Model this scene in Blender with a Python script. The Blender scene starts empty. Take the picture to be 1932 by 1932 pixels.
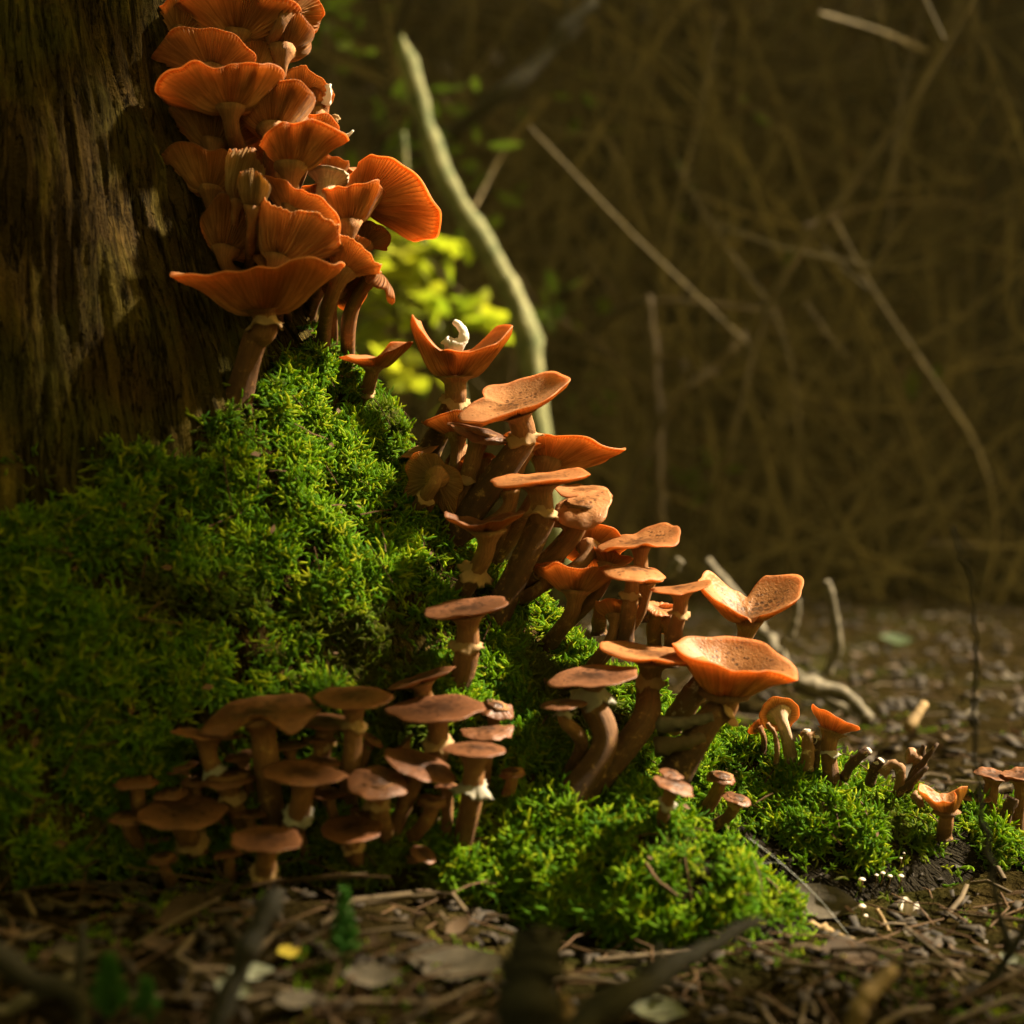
import bpy, math, random
import numpy as np
from mathutils import Vector, Matrix, noise as mnoise
from mathutils.bvhtree import BVHTree

random.seed(7); np.random.seed(7)
scene = bpy.context.scene
COL = scene.collection
R_ = math.radians

# ------------------------------------------------------------------ camera
CAM_Y, CAM_Z, LENS = -0.92, 0.23, 50.0
cam_d = bpy.data.cameras.new('camera')
cam = bpy.data.objects.new('camera', cam_d); COL.objects.link(cam)
cam.location = (0, CAM_Y, CAM_Z); cam.rotation_euler = (R_(90), 0, 0)
cam_d.lens = LENS; cam_d.sensor_width = 36
cam_d.clip_start = 0.02; cam_d.clip_end = 500
cam_d.dof.use_dof = True; cam_d.dof.focus_distance = 0.93; cam_d.dof.aperture_fstop = 4.4
scene.camera = cam

# ------------------------------------------------------------------ light
SUN_EL, SUN_AZ = 45.0, 12.0            # azimuth measured from +X (right) towards +Y (away from the camera)
sv = Vector((math.cos(R_(SUN_EL))*math.cos(R_(SUN_AZ)), math.cos(R_(SUN_EL))*math.sin(R_(SUN_AZ)), math.sin(R_(SUN_EL))))
w = bpy.data.worlds.new('World'); scene.world = w; w.use_nodes = True
nt = w.node_tree; bg = nt.nodes['Background']
sky = nt.nodes.new('ShaderNodeTexSky'); sky.sky_type = 'NISHITA'; sky.sun_disc = False
sky.sun_elevation = R_(SUN_EL); sky.sun_rotation = R_(90-SUN_AZ)
sky.air_density = 0.6; sky.dust_density = 4.0; sky.ozone_density = 0.5
tint = nt.nodes.new('ShaderNodeMix'); tint.data_type = 'RGBA'; tint.blend_type = 'MULTIPLY'
tint.inputs[0].default_value = 1.0
tint.inputs[7].default_value = (1.0, 0.78, 0.17, 1)      # light filtered by the autumn canopy
nt.links.new(sky.outputs[0], tint.inputs[6]); nt.links.new(tint.outputs[2], bg.inputs[0])
bg.inputs[1].default_value = 0.05
sun_d = bpy.data.lights.new('sun', 'SUN'); sun_d.energy = 5.0; sun_d.angle = R_(4.0); sun_d.color = (1.0, 0.86, 0.62)
sun = bpy.data.objects.new('sun', sun_d); COL.objects.link(sun)
sun.rotation_euler = sv.to_track_quat('Z', 'Y').to_euler(); sun.location = sv*12
scene.view_settings.view_transform = 'Standard'; scene.view_settings.look = 'None'
scene.view_settings.exposure = 2.25; scene.view_settings.gamma = 1.0
scene.cycles.use_denoising = True
scene.cycles.max_bounces = 8; scene.cycles.transmission_bounces = 6; scene.cycles.diffuse_bounces = 4
scene.cycles.sample_clamp_indirect = 6.0

# ------------------------------------------------------------------ helpers
PX = 0.72/1932.0
def P(px, py, d):
    return Vector(((px-966)*PX*d, d+CAM_Y, CAM_Z-(py-966)*PX*d))
def mesh_obj(name, verts, faces, mat, parent=None, uv=None, smooth=True, attrs=None):
    me = bpy.data.meshes.new(name)
    me.from_pydata([tuple(v) for v in verts], [], faces)
    if smooth: me.polygons.foreach_set('use_smooth', [True]*len(me.polygons))
    if uv is not None:
        li = np.empty(len(me.loops), dtype=np.int32); me.loops.foreach_get('vertex_index', li)
        l = me.uv_layers.new(name='UVMap'); l.data.foreach_set('uv', np.asarray(uv, dtype=np.float32)[li].ravel())
    for k, v in (attrs or {}).items():
        a = me.attributes.new(k, 'FLOAT', 'POINT'); a.data.foreach_set('value', np.asarray(v, dtype=np.float32))
    me.materials.append(mat); me.update()
    o = bpy.data.objects.new(name, me); COL.objects.link(o)
    if parent: o.parent = parent
    return o
def empty(name, loc):
    o = bpy.data.objects.new(name, None); COL.objects.link(o); o.location = loc; o.empty_display_size = 0.01
    return o
def tag(o, label=None, cat=None, group=None, kind=None):
    if label: o['label'] = label
    if cat: o['category'] = cat
    if group: o['group'] = group
    if kind: o['kind'] = kind
    return o
class MB:
    def __init__(s): s.v = []; s.f = []
    def tube(s, pts, rad, n=6, cap=True, rough=0.0, seed=0):
        rnd = random.Random(seed); b = len(s.v); m = len(pts); pts = [Vector(p) for p in pts]
        t0 = (pts[1]-pts[0]).normalized(); u = t0.orthogonal().normalized()
        for i, p in enumerate(pts):
            t = (pts[min(i+1, m-1)]-pts[max(i-1, 0)]).normalized()
            u = (u-t*u.dot(t)).normalized(); w_ = t.cross(u)
            r = rad(i/(m-1)) if callable(rad) else rad
            for k in range(n):
                a = 2*math.pi*k/n; q = r*(1+rough*rnd.uniform(-1, 1))
                s.v.append(p+(u*math.cos(a)+w_*math.sin(a))*q)
        for i in range(m-1):
            for k in range(n):
                s.f.append((b+i*n+k, b+i*n+(k+1) % n, b+(i+1)*n+(k+1) % n, b+(i+1)*n+k))
        if cap:
            s.f.append(tuple(b+k for k in range(n))[::-1]); s.f.append(tuple(b+(m-1)*n+k for k in range(n)))
        return s
    def add(s, verts, faces):
        b = len(s.v); s.v += list(verts); s.f += [tuple(b+i for i in f) for f in faces]
    def build(s, name, mat, parent=None, smooth=True): return mesh_obj(name, s.v, s.f, mat, parent, smooth=smooth)
def bez(p0, p1, p2, p3, n):
    out = []
    for i in range(n):
        t = i/(n-1); a = 1-t
        out.append(p0*a**3+p1*3*a*a*t+p2*3*a*t*t+p3*t**3)
    return out
def crs(pts, n):                       # smooth curve through points
    pts = [Vector(p) for p in pts]; q = [pts[0]*2-pts[1]]+pts+[pts[-1]*2-pts[-2]]; out = []
    for i in range(len(pts)-1):
        for k in range(n):
            t = k/n; a, b, c, d = q[i:i+4]
            out.append(0.5*((2*b)+(c-a)*t+(2*a-5*b+4*c-d)*t*t+(3*b-a-3*c+d)*t**3))
    out.append(pts[-1]); return out
def fbm(p, oct=4):
    return mnoise.fractal(p, 1.0, 2.0, oct, noise_basis='PERLIN_ORIGINAL')

# ------------------------------------------------------------------ materials
class NT:
    def __init__(s, name):
        s.m = bpy.data.materials.new(name); s.m.use_nodes = True; s.t = s.m.node_tree; s.n = s.t.nodes
        s.bsdf = s.n['Principled BSDF']; s.out = s.n['Material Output']
    def new(s, ty, **kw):
        o = s.n.new('ShaderNode'+ty)
        for k, v in kw.items(): setattr(o, k, v)
        return o
    def link(s, a, b): s.t.links.new(a, b)
    def coord(s, which='Object', scale=(1, 1, 1)):
        c = s.new('TexCoord'); mp = s.new('Mapping'); mp.inputs['Scale'].default_value = scale
        s.link(c.outputs[which], mp.inputs[0]); return mp.outputs[0]
    def noise(s, vec, scale, detail=4, rough=0.6, dist=0.0):
        o = s.new('TexNoise'); o.inputs['Scale'].default_value = scale; o.inputs['Detail'].default_value = detail
        o.inputs['Roughness'].default_value = rough; o.inputs['Distortion'].default_value = dist
        s.link(vec, o.inputs['Vector']); return o.outputs['Fac']
    def ramp(s, fac, stops):
        o = s.new('ValToRGB'); e = o.color_ramp.elements
        while len(e) < len(stops): e.new(0.5)
        for i, (p, c) in enumerate(stops): e[i].position = p; e[i].color = (*c, 1) if len(c) == 3 else c
        s.link(fac, o.inputs[0]); return o.outputs[0]
    def mix(s, fac, a, b, mode='MIX'):
        o = s.new('Mix', data_type='RGBA', blend_type=mode)
        for sock, v in ((o.inputs[0], fac), (o.inputs[6], a), (o.inputs[7], b)):
            if isinstance(v, (int, float)): sock.default_value = v
            elif isinstance(v, tuple): sock.default_value = (*v, 1)
            else: s.link(v, sock)
        return o.outputs[2]
    def math(s, op, a, b=None):
        o = s.new('Math', operation=op)
        for sock, v in ((o.inputs[0], a), (o.inputs[1], b)):
            if v is None: continue
            if isinstance(v, (int, float)): sock.default_value = v
            else: s.link(v, sock)
        return o.outputs[0]
    def bump(s, h, strength, dist):
        o = s.new('Bump'); o.inputs['Strength'].default_value = strength; o.inputs['Distance'].default_value = dist
        s.link(h, o.inputs['Height']); s.link(o.outputs[0], s.bsdf.inputs['Normal']); return o.outputs[0]
    def translucent(s, col, fac, normal=None):
        t = s.new('BsdfTranslucent'); mx = s.new('MixShader'); 
        if isinstance(fac, (int, float)): mx.inputs[0].default_value = fac
        else: s.link(fac, mx.inputs[0])
        if isinstance(col, tuple): t.inputs[0].default_value = (*col, 1)
        else: s.link(col, t.inputs[0])
        if normal: s.link(normal, t.inputs['Normal'])
        s.link(s.bsdf.outputs[0], mx.inputs[1]); s.link(t.outputs[0], mx.inputs[2]); s.link(mx.outputs[0], s.out.inputs[0])
    def fin(s, col=None, rough=0.8, spec=0.3):
        if col is not None:
            if isinstance(col, tuple): s.bsdf.inputs['Base Color'].default_value = (*col, 1)
            else: s.link(col, s.bsdf.inputs['Base Color'])
        s.bsdf.inputs['Roughness'].default_value = rough; s.bsdf.inputs['Specular IOR Level'].default_value = spec
        return s.m

def mat_cap(name, centre, rim, trans, speck=1.0, wrinkle=0.0):
    t = NT(name); uv = t.new('UVMap'); sep = t.new('SeparateXYZ'); t.link(uv.outputs[0], sep.inputs[0])
    s = sep.outputs[1]; ob = t.coord('Object')
    n1 = t.noise(ob, 90, 4, 0.65); n2 = t.noise(ob, 600, 3, 0.6)
    sj = t.math('ADD', s, t.math('MULTIPLY', t.math('SUBTRACT', n1, 0.5), 0.7))
    mid = tuple((a+b)/2*1.05 for a, b in zip(centre, rim))
    col = t.ramp(sj, [(0.16, tuple(c*.75 for c in centre)), (0.48, mid), (0.88, rim), (0.98, tuple(min(1, c*1.4) for c in rim))])
    # dark fibrous flecks, dense at the centre, fading to the rim
    vo = t.new('TexVoronoi'); vo.inputs['Scale'].default_value = 250; vo.inputs['Randomness'].default_value = 1
    t.link(ob, vo.inputs['Vector'])
    fle = t.math('LESS_THAN', vo.outputs['Distance'], t.math('MULTIPLY', t.math('SUBTRACT', 1.22, sj), 0.46*speck))
    pat = t.ramp(n1, [(0.30, (0.25,)*3), (0.55, (1,)*3)])
    f2 = t.math('MULTIPLY', fle, t.math('MULTIPLY', pat, 0.95))
    col = t.mix(f2, col, tuple(c*0.14 for c in centre))
    col = t.mix(t.math('MULTIPLY', n2, 0.4), col, tuple(c*0.6 for c in rim))
    h = t.math('ADD', t.math('MULTIPLY', n2, 0.5), t.math('MULTIPLY', fle, 0.35))
    if wrinkle:
        wv = t.new('TexWave', wave_type='BANDS', bands_direction='X'); mp = t.new('Mapping')
        mp.inputs['Scale'].default_value = (38, 1.6, 1); t.link(uv.outputs[0], mp.inputs[0]); t.link(mp.outputs[0], wv.inputs['Vector'])
        wv.inputs['Scale'].default_value = 0.6; wv.inputs['Distortion'].default_value = 5; wv.inputs['Detail'].default_value = 3
        h = t.math('ADD', h, t.math('MULTIPLY', wv.outputs['Fac'], wrinkle))
        col = t.mix(t.math('MULTIPLY', t.math('SUBTRACT', 1.0, wv.outputs['Fac']), 0.45), col, tuple(c*0.35 for c in centre))
    oi = t.new('ObjectInfo')
    col = t.mix(t.ramp(oi.outputs['Random'], [(0.0, (0,)*3), (1.0, (0.55,)*3)]), col, t.mix(1.0, col, (0.62, 0.50, 0.40), 'MULTIPLY'))
    big = t.noise(ob, 38, 3, 0.6); col = t.mix(t.ramp(big, [(0.45, (0,)*3), (0.72, (0.5,)*3)]), col, tuple(c*0.4 for c in centre))
    nb = t.bump(h, 0.8, 0.0016)
    t.fin(col, 0.42, 0.32)
    t.translucent(t.mix(1.0, t.mix(0.30, col, (0.9, 0.5, 0.2)), (1.25, 1.25, 1.25), 'MULTIPLY'), t.math('MULTIPLY', t.math('ADD', t.math('MULTIPLY', t.math('POWER', s, 4.0), 0.7), 0.65), trans))
    return t.m
def mat_gill(name, c1, c2, trans, tcol=(0.98, 0.47, 0.13)):
    t = NT(name); uv = t.new('UVMap'); mp = t.new('Mapping'); mp.inputs['Scale'].default_value = (90, 0.5, 1)
    t.link(uv.outputs[0], mp.inputs[0]); n = t.noise(mp.outputs[0], 2.0, 4, 0.7)
    ob = t.coord('Object'); n2 = t.noise(ob, 70, 4, 0.6)
    col = t.mix(t.ramp(n, [(0.38, (0,)*3), (0.62, (1,)*3)]), c1, tuple(c*.55 for c in c2))
    col = t.mix(t.ramp(n2, [(0.45, (0,)*3), (0.75, (0.55,)*3)]), col, tuple(c*0.45 for c in c2))
    t.bump(n, 0.9, 0.0012)
    t.fin(col, 0.6, 0.2); sp = t.new('SeparateXYZ'); t.link(uv.outputs[0], sp.inputs[0])
    t.translucent(t.mix(0.6, col, tcol), t.math('MULTIPLY', t.math('ADD', t.math('MULTIPLY', t.math('POWER', sp.outputs[1], 3.0), 1.15), 0.28), trans))
    return t.m
def mat_stem(name, top, low, fleck):
    t = NT(name); uv = t.new('UVMap'); sep = t.new('SeparateXYZ'); t.link(uv.outputs[0], sep.inputs[0])
    ob = t.coord('Object'); n1 = t.noise(ob, 160, 5, 0.7)
    mp = t.new('Mapping'); mp.inputs['Scale'].default_value = (14, 2.2, 1); t.link(uv.outputs[0], mp.inputs[0])
    fib = t.noise(mp.outputs[0], 3.0, 5, 0.7)
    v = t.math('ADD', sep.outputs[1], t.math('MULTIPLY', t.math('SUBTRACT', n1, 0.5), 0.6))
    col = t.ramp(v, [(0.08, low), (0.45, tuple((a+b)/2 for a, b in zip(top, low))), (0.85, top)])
    col = t.mix(t.ramp(fib, [(0.40, (0.0,)*3), (0.75, (0.7,)*3)]), col, tuple(c*0.35 for c in low))
    col = t.mix(t.ramp(n1, [(0.57, (0.0,)*3), (0.66, (0.75,)*3)]), col, fleck)
    t.bump(t.math('ADD', fib, n1), 0.7, 0.0012)
    t.fin(col, 0.75, 0.25); return t.m

M = {}
M['cap_fresh'] = mat_cap('cap_fresh', (0.17, 0.066, 0.020), (0.58, 0.265, 0.098), 0.46)
M['cap_tan'] = mat_cap('cap_tan', (0.30, 0.12, 0.035), (0.60, 0.29, 0.125), 0.46, 0.8)
M['cap_old'] = mat_cap('cap_old', (0.22, 0.095, 0.033), (0.46, 0.20, 0.07), 0.48, 0.5, 1.0)
M['cap_pale'] = mat_cap('cap_pale', (0.40, 0.23, 0.11), (0.58, 0.33, 0.16), 0.46, 0.4, 1.3)
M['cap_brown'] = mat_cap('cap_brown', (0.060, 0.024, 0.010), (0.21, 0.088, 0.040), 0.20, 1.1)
M['gill_fresh'] = mat_gill('gill_fresh', (0.68, 0.32, 0.10), (0.50, 0.185, 0.042), 0.55)
M['gill_old'] = mat_gill('gill_old', (0.56, 0.26, 0.085), (0.34, 0.13, 0.035), 0.50, (0.92, 0.44, 0.12))
M['gill_pale'] = mat_gill('gill_pale', (0.60, 0.38, 0.16), (0.36, 0.18, 0.055), 0.46, (0.90, 0.55, 0.16))
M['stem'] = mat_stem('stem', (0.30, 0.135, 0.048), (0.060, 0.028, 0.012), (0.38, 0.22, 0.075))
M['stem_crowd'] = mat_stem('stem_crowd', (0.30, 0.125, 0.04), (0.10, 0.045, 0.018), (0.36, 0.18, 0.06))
M['stem_pale'] = mat_stem('stem_pale', (0.55, 0.38, 0.24), (0.22, 0.11, 0.05), (0.62, 0.47, 0.32))
t = NT('ring'); n = t.noise(t.coord(), 300, 4); t.bump(n, 0.5, 0.0006); M['ring'] = t.fin(t.mix(n, (0.30, 0.16, 0.065), (0.50, 0.33, 0.16)), 0.8); t.translucent((0.6, 0.4, 0.2), 0.25)
t = NT('ring_white'); n = t.noise(t.coord(), 300, 4); M['ring_white'] = t.fin(t.mix(n, (0.26, 0.23, 0.17), (0.46, 0.42, 0.34)), 0.8); t.translucent((0.6, 0.5, 0.4), 0.25)
t = NT('white_flesh'); n = t.noise(t.coord(), 260, 4); t.bump(n, 0.6, 0.001); M['white'] = t.fin(t.mix(n, (0.68, 0.55, 0.42), (0.86, 0.82, 0.76)), 0.7); t.translucent((0.85, 0.7, 0.55), 0.25)

# old decayed wood of the trunk: fibres follow the "fib" coordinates (angle round the axis, height)
t = NT('trunk_wood'); a1 = t.new('Attribute', attribute_name='fu'); a2 = t.new('Attribute', attribute_name='fv')
cb = t.new('CombineXYZ'); t.link(a1.outputs['Fac'], cb.inputs[0]); t.link(a2.outputs['Fac'], cb.inputs[1])
def fibmap(sx, sy):
    mp = t.new('Mapping'); mp.inputs['Scale'].default_value = (sx, sy, 1); t.link(cb.outputs[0], mp.inputs[0]); return mp.outputs[0]
ob = t.coord()
f1 = t.noise(fibmap(60, 7), 1.0, 6, 0.72, 0.6); f2 = t.noise(fibmap(260, 22), 1.0, 5, 0.7, 0.4)
big = t.noise(ob, 9, 5, 0.6); crk = t.noise(ob, 70, 5, 0.75)
col = t.ramp(f1, [(0.30, (0.030, 0.017, 0.006)), (0.47, (0.052, 0.031, 0.008)), (0.60, (0.078, 0.047, 0.010)), (0.74, (0.125, 0.078, 0.014))])
col = t.mix(t.math('MULTIPLY', f2, 0.55), col, (0.05, 0.03, 0.010))
col = t.mix(t.ramp(big, [(0.45, (0,)*3), (0.62, (0.6,)*3)]), col, (0.085, 0.085, 0.012))
col = t.mix(t.ramp(crk, [(0.56, (0,)*3), (0.68, (0.6,)*3)]), col, (0.12, 0.070, 0.018))
def lines(f, w_): return t.ramp(t.math('ABSOLUTE', t.math('SUBTRACT', f, 0.5)), [(0.0, (1,)*3), (w_, (0,)*3)])
f3 = t.noise(fibmap(110, 9), 1.0, 4, 0.6, 0.8); lg = lines(f3, .022); l2 = lines(f1, .018)
col = t.mix(t.math('MULTIPLY', lg, 0.85), col, (0.006, 0.004, 0.002)); col = t.mix(t.math('MULTIPLY', l2, 0.8), col, (0.006, 0.004, 0.002))
col = t.mix(t.ramp(t.noise(fibmap(45, 10), 1.0, 4, 0.6), [(0.58, (0,)*3), (0.70, (0.8,)*3)]), col, (0.16, 0.115, 0.020))
bk = t.new('Attribute', attribute_name='bark')
bcol = t.ramp(crk, [(0.30, (0.012, 0.010, 0.005)), (0.55, (0.045, 0.034, 0.016)), (0.75, (0.07, 0.065, 0.02))])
col = t.mix(bk.outputs['Fac'], col, bcol)
so = t.new('Attribute', attribute_name='soil')
col = t.mix(so.outputs['Fac'], col, t.mix(crk, (0.006, 0.005, 0.003), (0.022, 0.017, 0.010)))
h = t.math('ADD', t.math('MULTIPLY', f1, 1.2), t.math('ADD', t.math('MULTIPLY', f2, 0.5), t.math('MULTIPLY', crk, 0.8)))
h = t.math('SUBTRACT', h, t.math('MULTIPLY', t.math('ADD', lg, l2), 0.5)); t.bump(h, 1.0, 0.011); M['wood'] = t.fin(col, 0.9, 0.04)

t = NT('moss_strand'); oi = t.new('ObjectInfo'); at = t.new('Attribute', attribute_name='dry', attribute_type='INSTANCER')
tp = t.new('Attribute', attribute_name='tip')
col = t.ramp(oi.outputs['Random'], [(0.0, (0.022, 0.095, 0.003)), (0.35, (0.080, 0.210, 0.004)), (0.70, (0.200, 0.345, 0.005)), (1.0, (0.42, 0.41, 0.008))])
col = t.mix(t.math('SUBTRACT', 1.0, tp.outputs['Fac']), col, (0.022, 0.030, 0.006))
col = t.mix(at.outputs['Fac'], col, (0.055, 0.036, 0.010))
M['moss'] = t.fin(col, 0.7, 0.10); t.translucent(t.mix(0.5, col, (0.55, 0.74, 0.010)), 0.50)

t = NT('forest_soil'); ob = t.coord(); n1 = t.noise(ob, 35, 6, 0.7); n2 = t.noise(ob, 3.0, 4, 0.6); n3 = t.noise(ob, 220, 3)
col = t.ramp(n1, [(0.30, (0.005, 0.004, 0.0015)), (0.52, (0.017, 0.012, 0.004)), (0.68, (0.040, 0.028, 0.010)), (0.80, (0.080, 0.056, 0.024))])
col = t.mix(t.ramp(n2, [(0.52, (0,)*3), (0.70, (0.5,)*3)]), col, (0.025, 0.032, 0.006))
t.bump(t.math('ADD', n1, n3), 0.9, 0.01); M['soil'] = t.fin(col, 0.95, 0.0)

def simple(name, c1, c2, sc=40, rough=0.8, trans=None, bump=0.4, stretch=(1, 1, 1), bd=0.002):
    t = NT(name); n = t.noise(t.coord('Object', stretch), sc, 5, 0.65); t.bump(n, bump, bd)
    c = t.mix(t.ramp(n, [(0.32, (0,)*3), (0.68, (1,)*3)]), c1, c2); t.fin(c, rough, 0.25)
    if trans: t.translucent(c, trans)
    return t.m
M['bark'] = simple('tree_bark', (0.014, 0.010, 0.006), (0.05, 0.036, 0.022), 30, stretch=(1, 1, 0.25), bump=1, bd=.02)
M['bark_mossy'] = simple('mossy_branch_bark', (0.035, 0.060, 0.010), (0.25, 0.23, 0.105), 26, bump=.8, bd=.006)
M['twig'] = simple('dead_twig', (0.040, 0.026, 0.012), (0.11, 0.075, 0.038), 60)
M['brush'] = simple('brushwood_bark', (0.065, 0.048, 0.020), (0.24, 0.18, 0.085), 9)
M['twig_dark'] = simple('dark_twig', (0.012, 0.011, 0.008), (0.032, 0.028, 0.020), 90)
M['twig_tan'] = simple('tan_twig', (0.12, 0.075, 0.030), (0.34, 0.225, 0.105), 120, stretch=(.3, 1, 1))
M['twig_grey'] = simple('grey_twig', (0.055, 0.046, 0.030), (0.17, 0.14, 0.095), 120)
M['needle'] = simple('dry_needle', (0.045, 0.022, 0.008), (0.105, 0.054, 0.020), 60)
M['leaf_brown'] = simple('dead_leaf_brown', (0.028, 0.016, 0.007), (0.080, 0.046, 0.020), 60, trans=.2)
M['leaf_grey'] = simple('dead_leaf_grey', (0.042, 0.033, 0.021), (0.13, 0.105, 0.073), 70, trans=.15)
M['leaf_pale'] = simple('pale_leaf', (0.16, 0.17, 0.11), (0.34, 0.35, 0.26), 50, trans=.2)
M['leaf_yellow'] = simple('yellow_leaf', (0.42, 0.30, 0.03), (0.55, 0.45, 0.05), 50, trans=.4)
M['leaf_green'] = simple('green_leaf', (0.07, 0.14, 0.012), (0.17, 0.24, 0.02), 8, trans=.5)
M['leaf_lime'] = simple('lime_leaf', (0.22, 0.34, 0.012), (0.48, 0.46, 0.02), 8, trans=.60)
M['conifer'] = simple('conifer_needles', (0.018, 0.035, 0.008), (0.045, 0.07, 0.014), 6, trans=.2)
M['seedling'] = simple('seedling_green', (0.03, 0.13, 0.015), (0.08, 0.22, 0.02), 60, trans=.3)
M['chip'] = simple('bark_chip', (0.010, 0.007, 0.004), (0.040, 0.027, 0.015), 80)
M['thread'] = simple('silk_thread', (0.5, 0.5, 0.48), (0.6, 0.6, 0.58), 50)
# ------------------------------------------------------------------ trunk with its roots, as one smooth surface
GX = np.arange(-0.80, 0.72, 0.0045, dtype=np.float32); GY = np.arange(-0.34, 0.46, 0.0045, dtype=np.float32); GZ = np.arange(-0.06, 0.74, 0.0045, dtype=np.float32)
AX, AY = -0.39, 0.10                                   # trunk axis
CHAINS = [
    [(-0.39, .10, .80, .170), (-0.39, .10, .55, .178), (-0.385, .10, .44, .20), (-0.38, .10, .36, .22), (-0.37, .09, .20, .25), (-0.37, .085, .05, .275), (-0.38, .085, -.1, .29)],
    [(-0.38, .10, .34, .225), (-0.285, .075, .20, .195), (-0.145, .055, .075, .165), (-0.02, .045, .00, .135), (.075, .04, -.025, .115), (.18, .035, -.045, .100), (.29, .03, -.074, .088), (.40, .03, -.092, .090), (.62, .06, -.085, .08)],
    [(-0.26, .00, .08, .175), (-0.12, -.03, .02, .115), (-0.01, -.065, .000, .078), (.075, -.105, -.012, .062), (.135, -.135, -.030, .045)],
    [(-0.40, -.02, .08, .21), (-0.56, -.16, -.03, .12), (-0.70, -.26, -.06, .06)],
    [(-0.42, .2, .08, .2), (-0.30, .36, -.03, .09)],
]
def sd_roundcone(X, Y, Z, a, b):
    (ax, ay, az, ra), (bx, by, bz, rb) = a, b
    dx, dy, dz = bx-ax, by-ay, bz-az; L2 = dx*dx+dy*dy+dz*dz
    t = np.clip(((X-ax)*dx+(Y-ay)*dy+(Z-az)*dz)/L2, 0, 1)
    return np.sqrt((X-ax-t*dx)**2+(Y-ay-t*dy)**2+(Z-az-t*dz)**2)-(ra+(rb-ra)*t)
def smin(a, b, k):
    h = np.clip(0.5+0.5*(b-a)/k, 0, 1); return b+(a-b)*h-k*h*(1-h)
def sdf(X, Y, Z):
    D = None
    for ch in CHAINS:
        c = None
        for a, b in zip(ch[:-1], ch[1:]):
            s = sd_roundcone(X, Y, Z, a, b); c = s if c is None else smin(c, s, 0.03)
        D = c if D is None else smin(D, c, 0.035)
    D = D+0.006*np.sin(X*31+1.3)*np.sin(Y*27)*np.sin(Z*23+.7)+0.004*np.sin(X*57+Z*31)*np.sin(Y*49+Z*17)
    return D
def surface_nets(gx, gy, gz):
    X, Y, Z = gx[:, None, None], gy[None, :, None], gz[None, None, :]
    V = sdf(X, Y, Z).astype(np.float32); S = V < 0
    n = np.array(V.shape)-1
    cnt = np.zeros(n, np.int8)
    for i in (0, 1):
        for j in (0, 1):
            for k in (0, 1): cnt += S[i:n[0]+i, j:n[1]+j, k:n[2]+k]
    act = (cnt > 0) & (cnt < 8); idx = -np.ones(n, np.int64); ii = np.argwhere(act); idx[act] = np.arange(len(ii))
    acc = np.zeros((len(ii), 3)); num = np.zeros(len(ii))
    cor = [(i, j, k) for i in (0, 1) for j in (0, 1) for k in (0, 1)]
    for p in cor:
        for q in cor:
            if sum(abs(a-b) for a, b in zip(p, q)) == 1 and p < q:
                va = V[ii[:, 0]+p[0], ii[:, 1]+p[1], ii[:, 2]+p[2]]; vb = V[ii[:, 0]+q[0], ii[:, 1]+q[1], ii[:, 2]+q[2]]
                m = (va < 0) != (vb < 0); t = np.where(m, va/np.where(m, va-vb, 1), 0)
                pos = np.array(p)+(np.array(q)-np.array(p))*t[:, None]; acc[m] += pos[m]; num[m] += 1
    loc = ii+acc/num[:, None]; h = gx[1]-gx[0]
    verts = np.stack([gx[0]+loc[:, 0]*h, gy[0]+loc[:, 1]*h, gz[0]+loc[:, 2]*h], 1)
    faces = []
    for ax in range(3):
        o = [a for a in range(3) if a != ax]
        A = [slice(0, None)]*3; B = [slice(0, None)]*3; A[ax] = slice(0, -1); B[ax] = slice(1, None)
        ch = S[tuple(A)] != S[tuple(B)]; e = np.argwhere(ch); sgn = S[tuple(A)][ch]
        ok = np.all([(e[:, q] >= 1) & (e[:, q] < n[q]) for q in o], 0); e = e[ok]; sgn = sgn[ok]
        def g(d0, d1):
            c = e.copy(); c[:, o[0]] -= d0; c[:, o[1]] -= d1; return idx[c[:, 0], c[:, 1], c[:, 2]]
        q = np.stack([g(1, 1), g(0, 1), g(0, 0), g(1, 0)], 1)
        if ax == 1: sgn = ~sgn
        q[~sgn] = q[~sgn][:, ::-1]; faces.append(q)
    return verts, np.concatenate(faces)
TV, TF = surface_nets(GX, GY, GZ)
def vnormals(V, F):
    fn = np.cross(V[F[:, 2]]-V[F[:, 0]], V[F[:, 3]]-V[F[:, 1]]); N = np.zeros_like(V)
    for k in range(4): np.add.at(N, F[:, k], fn)
    return N/(np.linalg.norm(N, axis=1)[:, None]+1e-12)
TN = vnormals(TV, TF)
if (TN*(TV-np.array([AX, AY, 0.3]))).sum() < 0: TF = TF[:, ::-1]; TN = -TN
def sst(a, b, x): t = np.clip((x-a)/(b-a), 0, 1); return t*t*(3-2*t)
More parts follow.
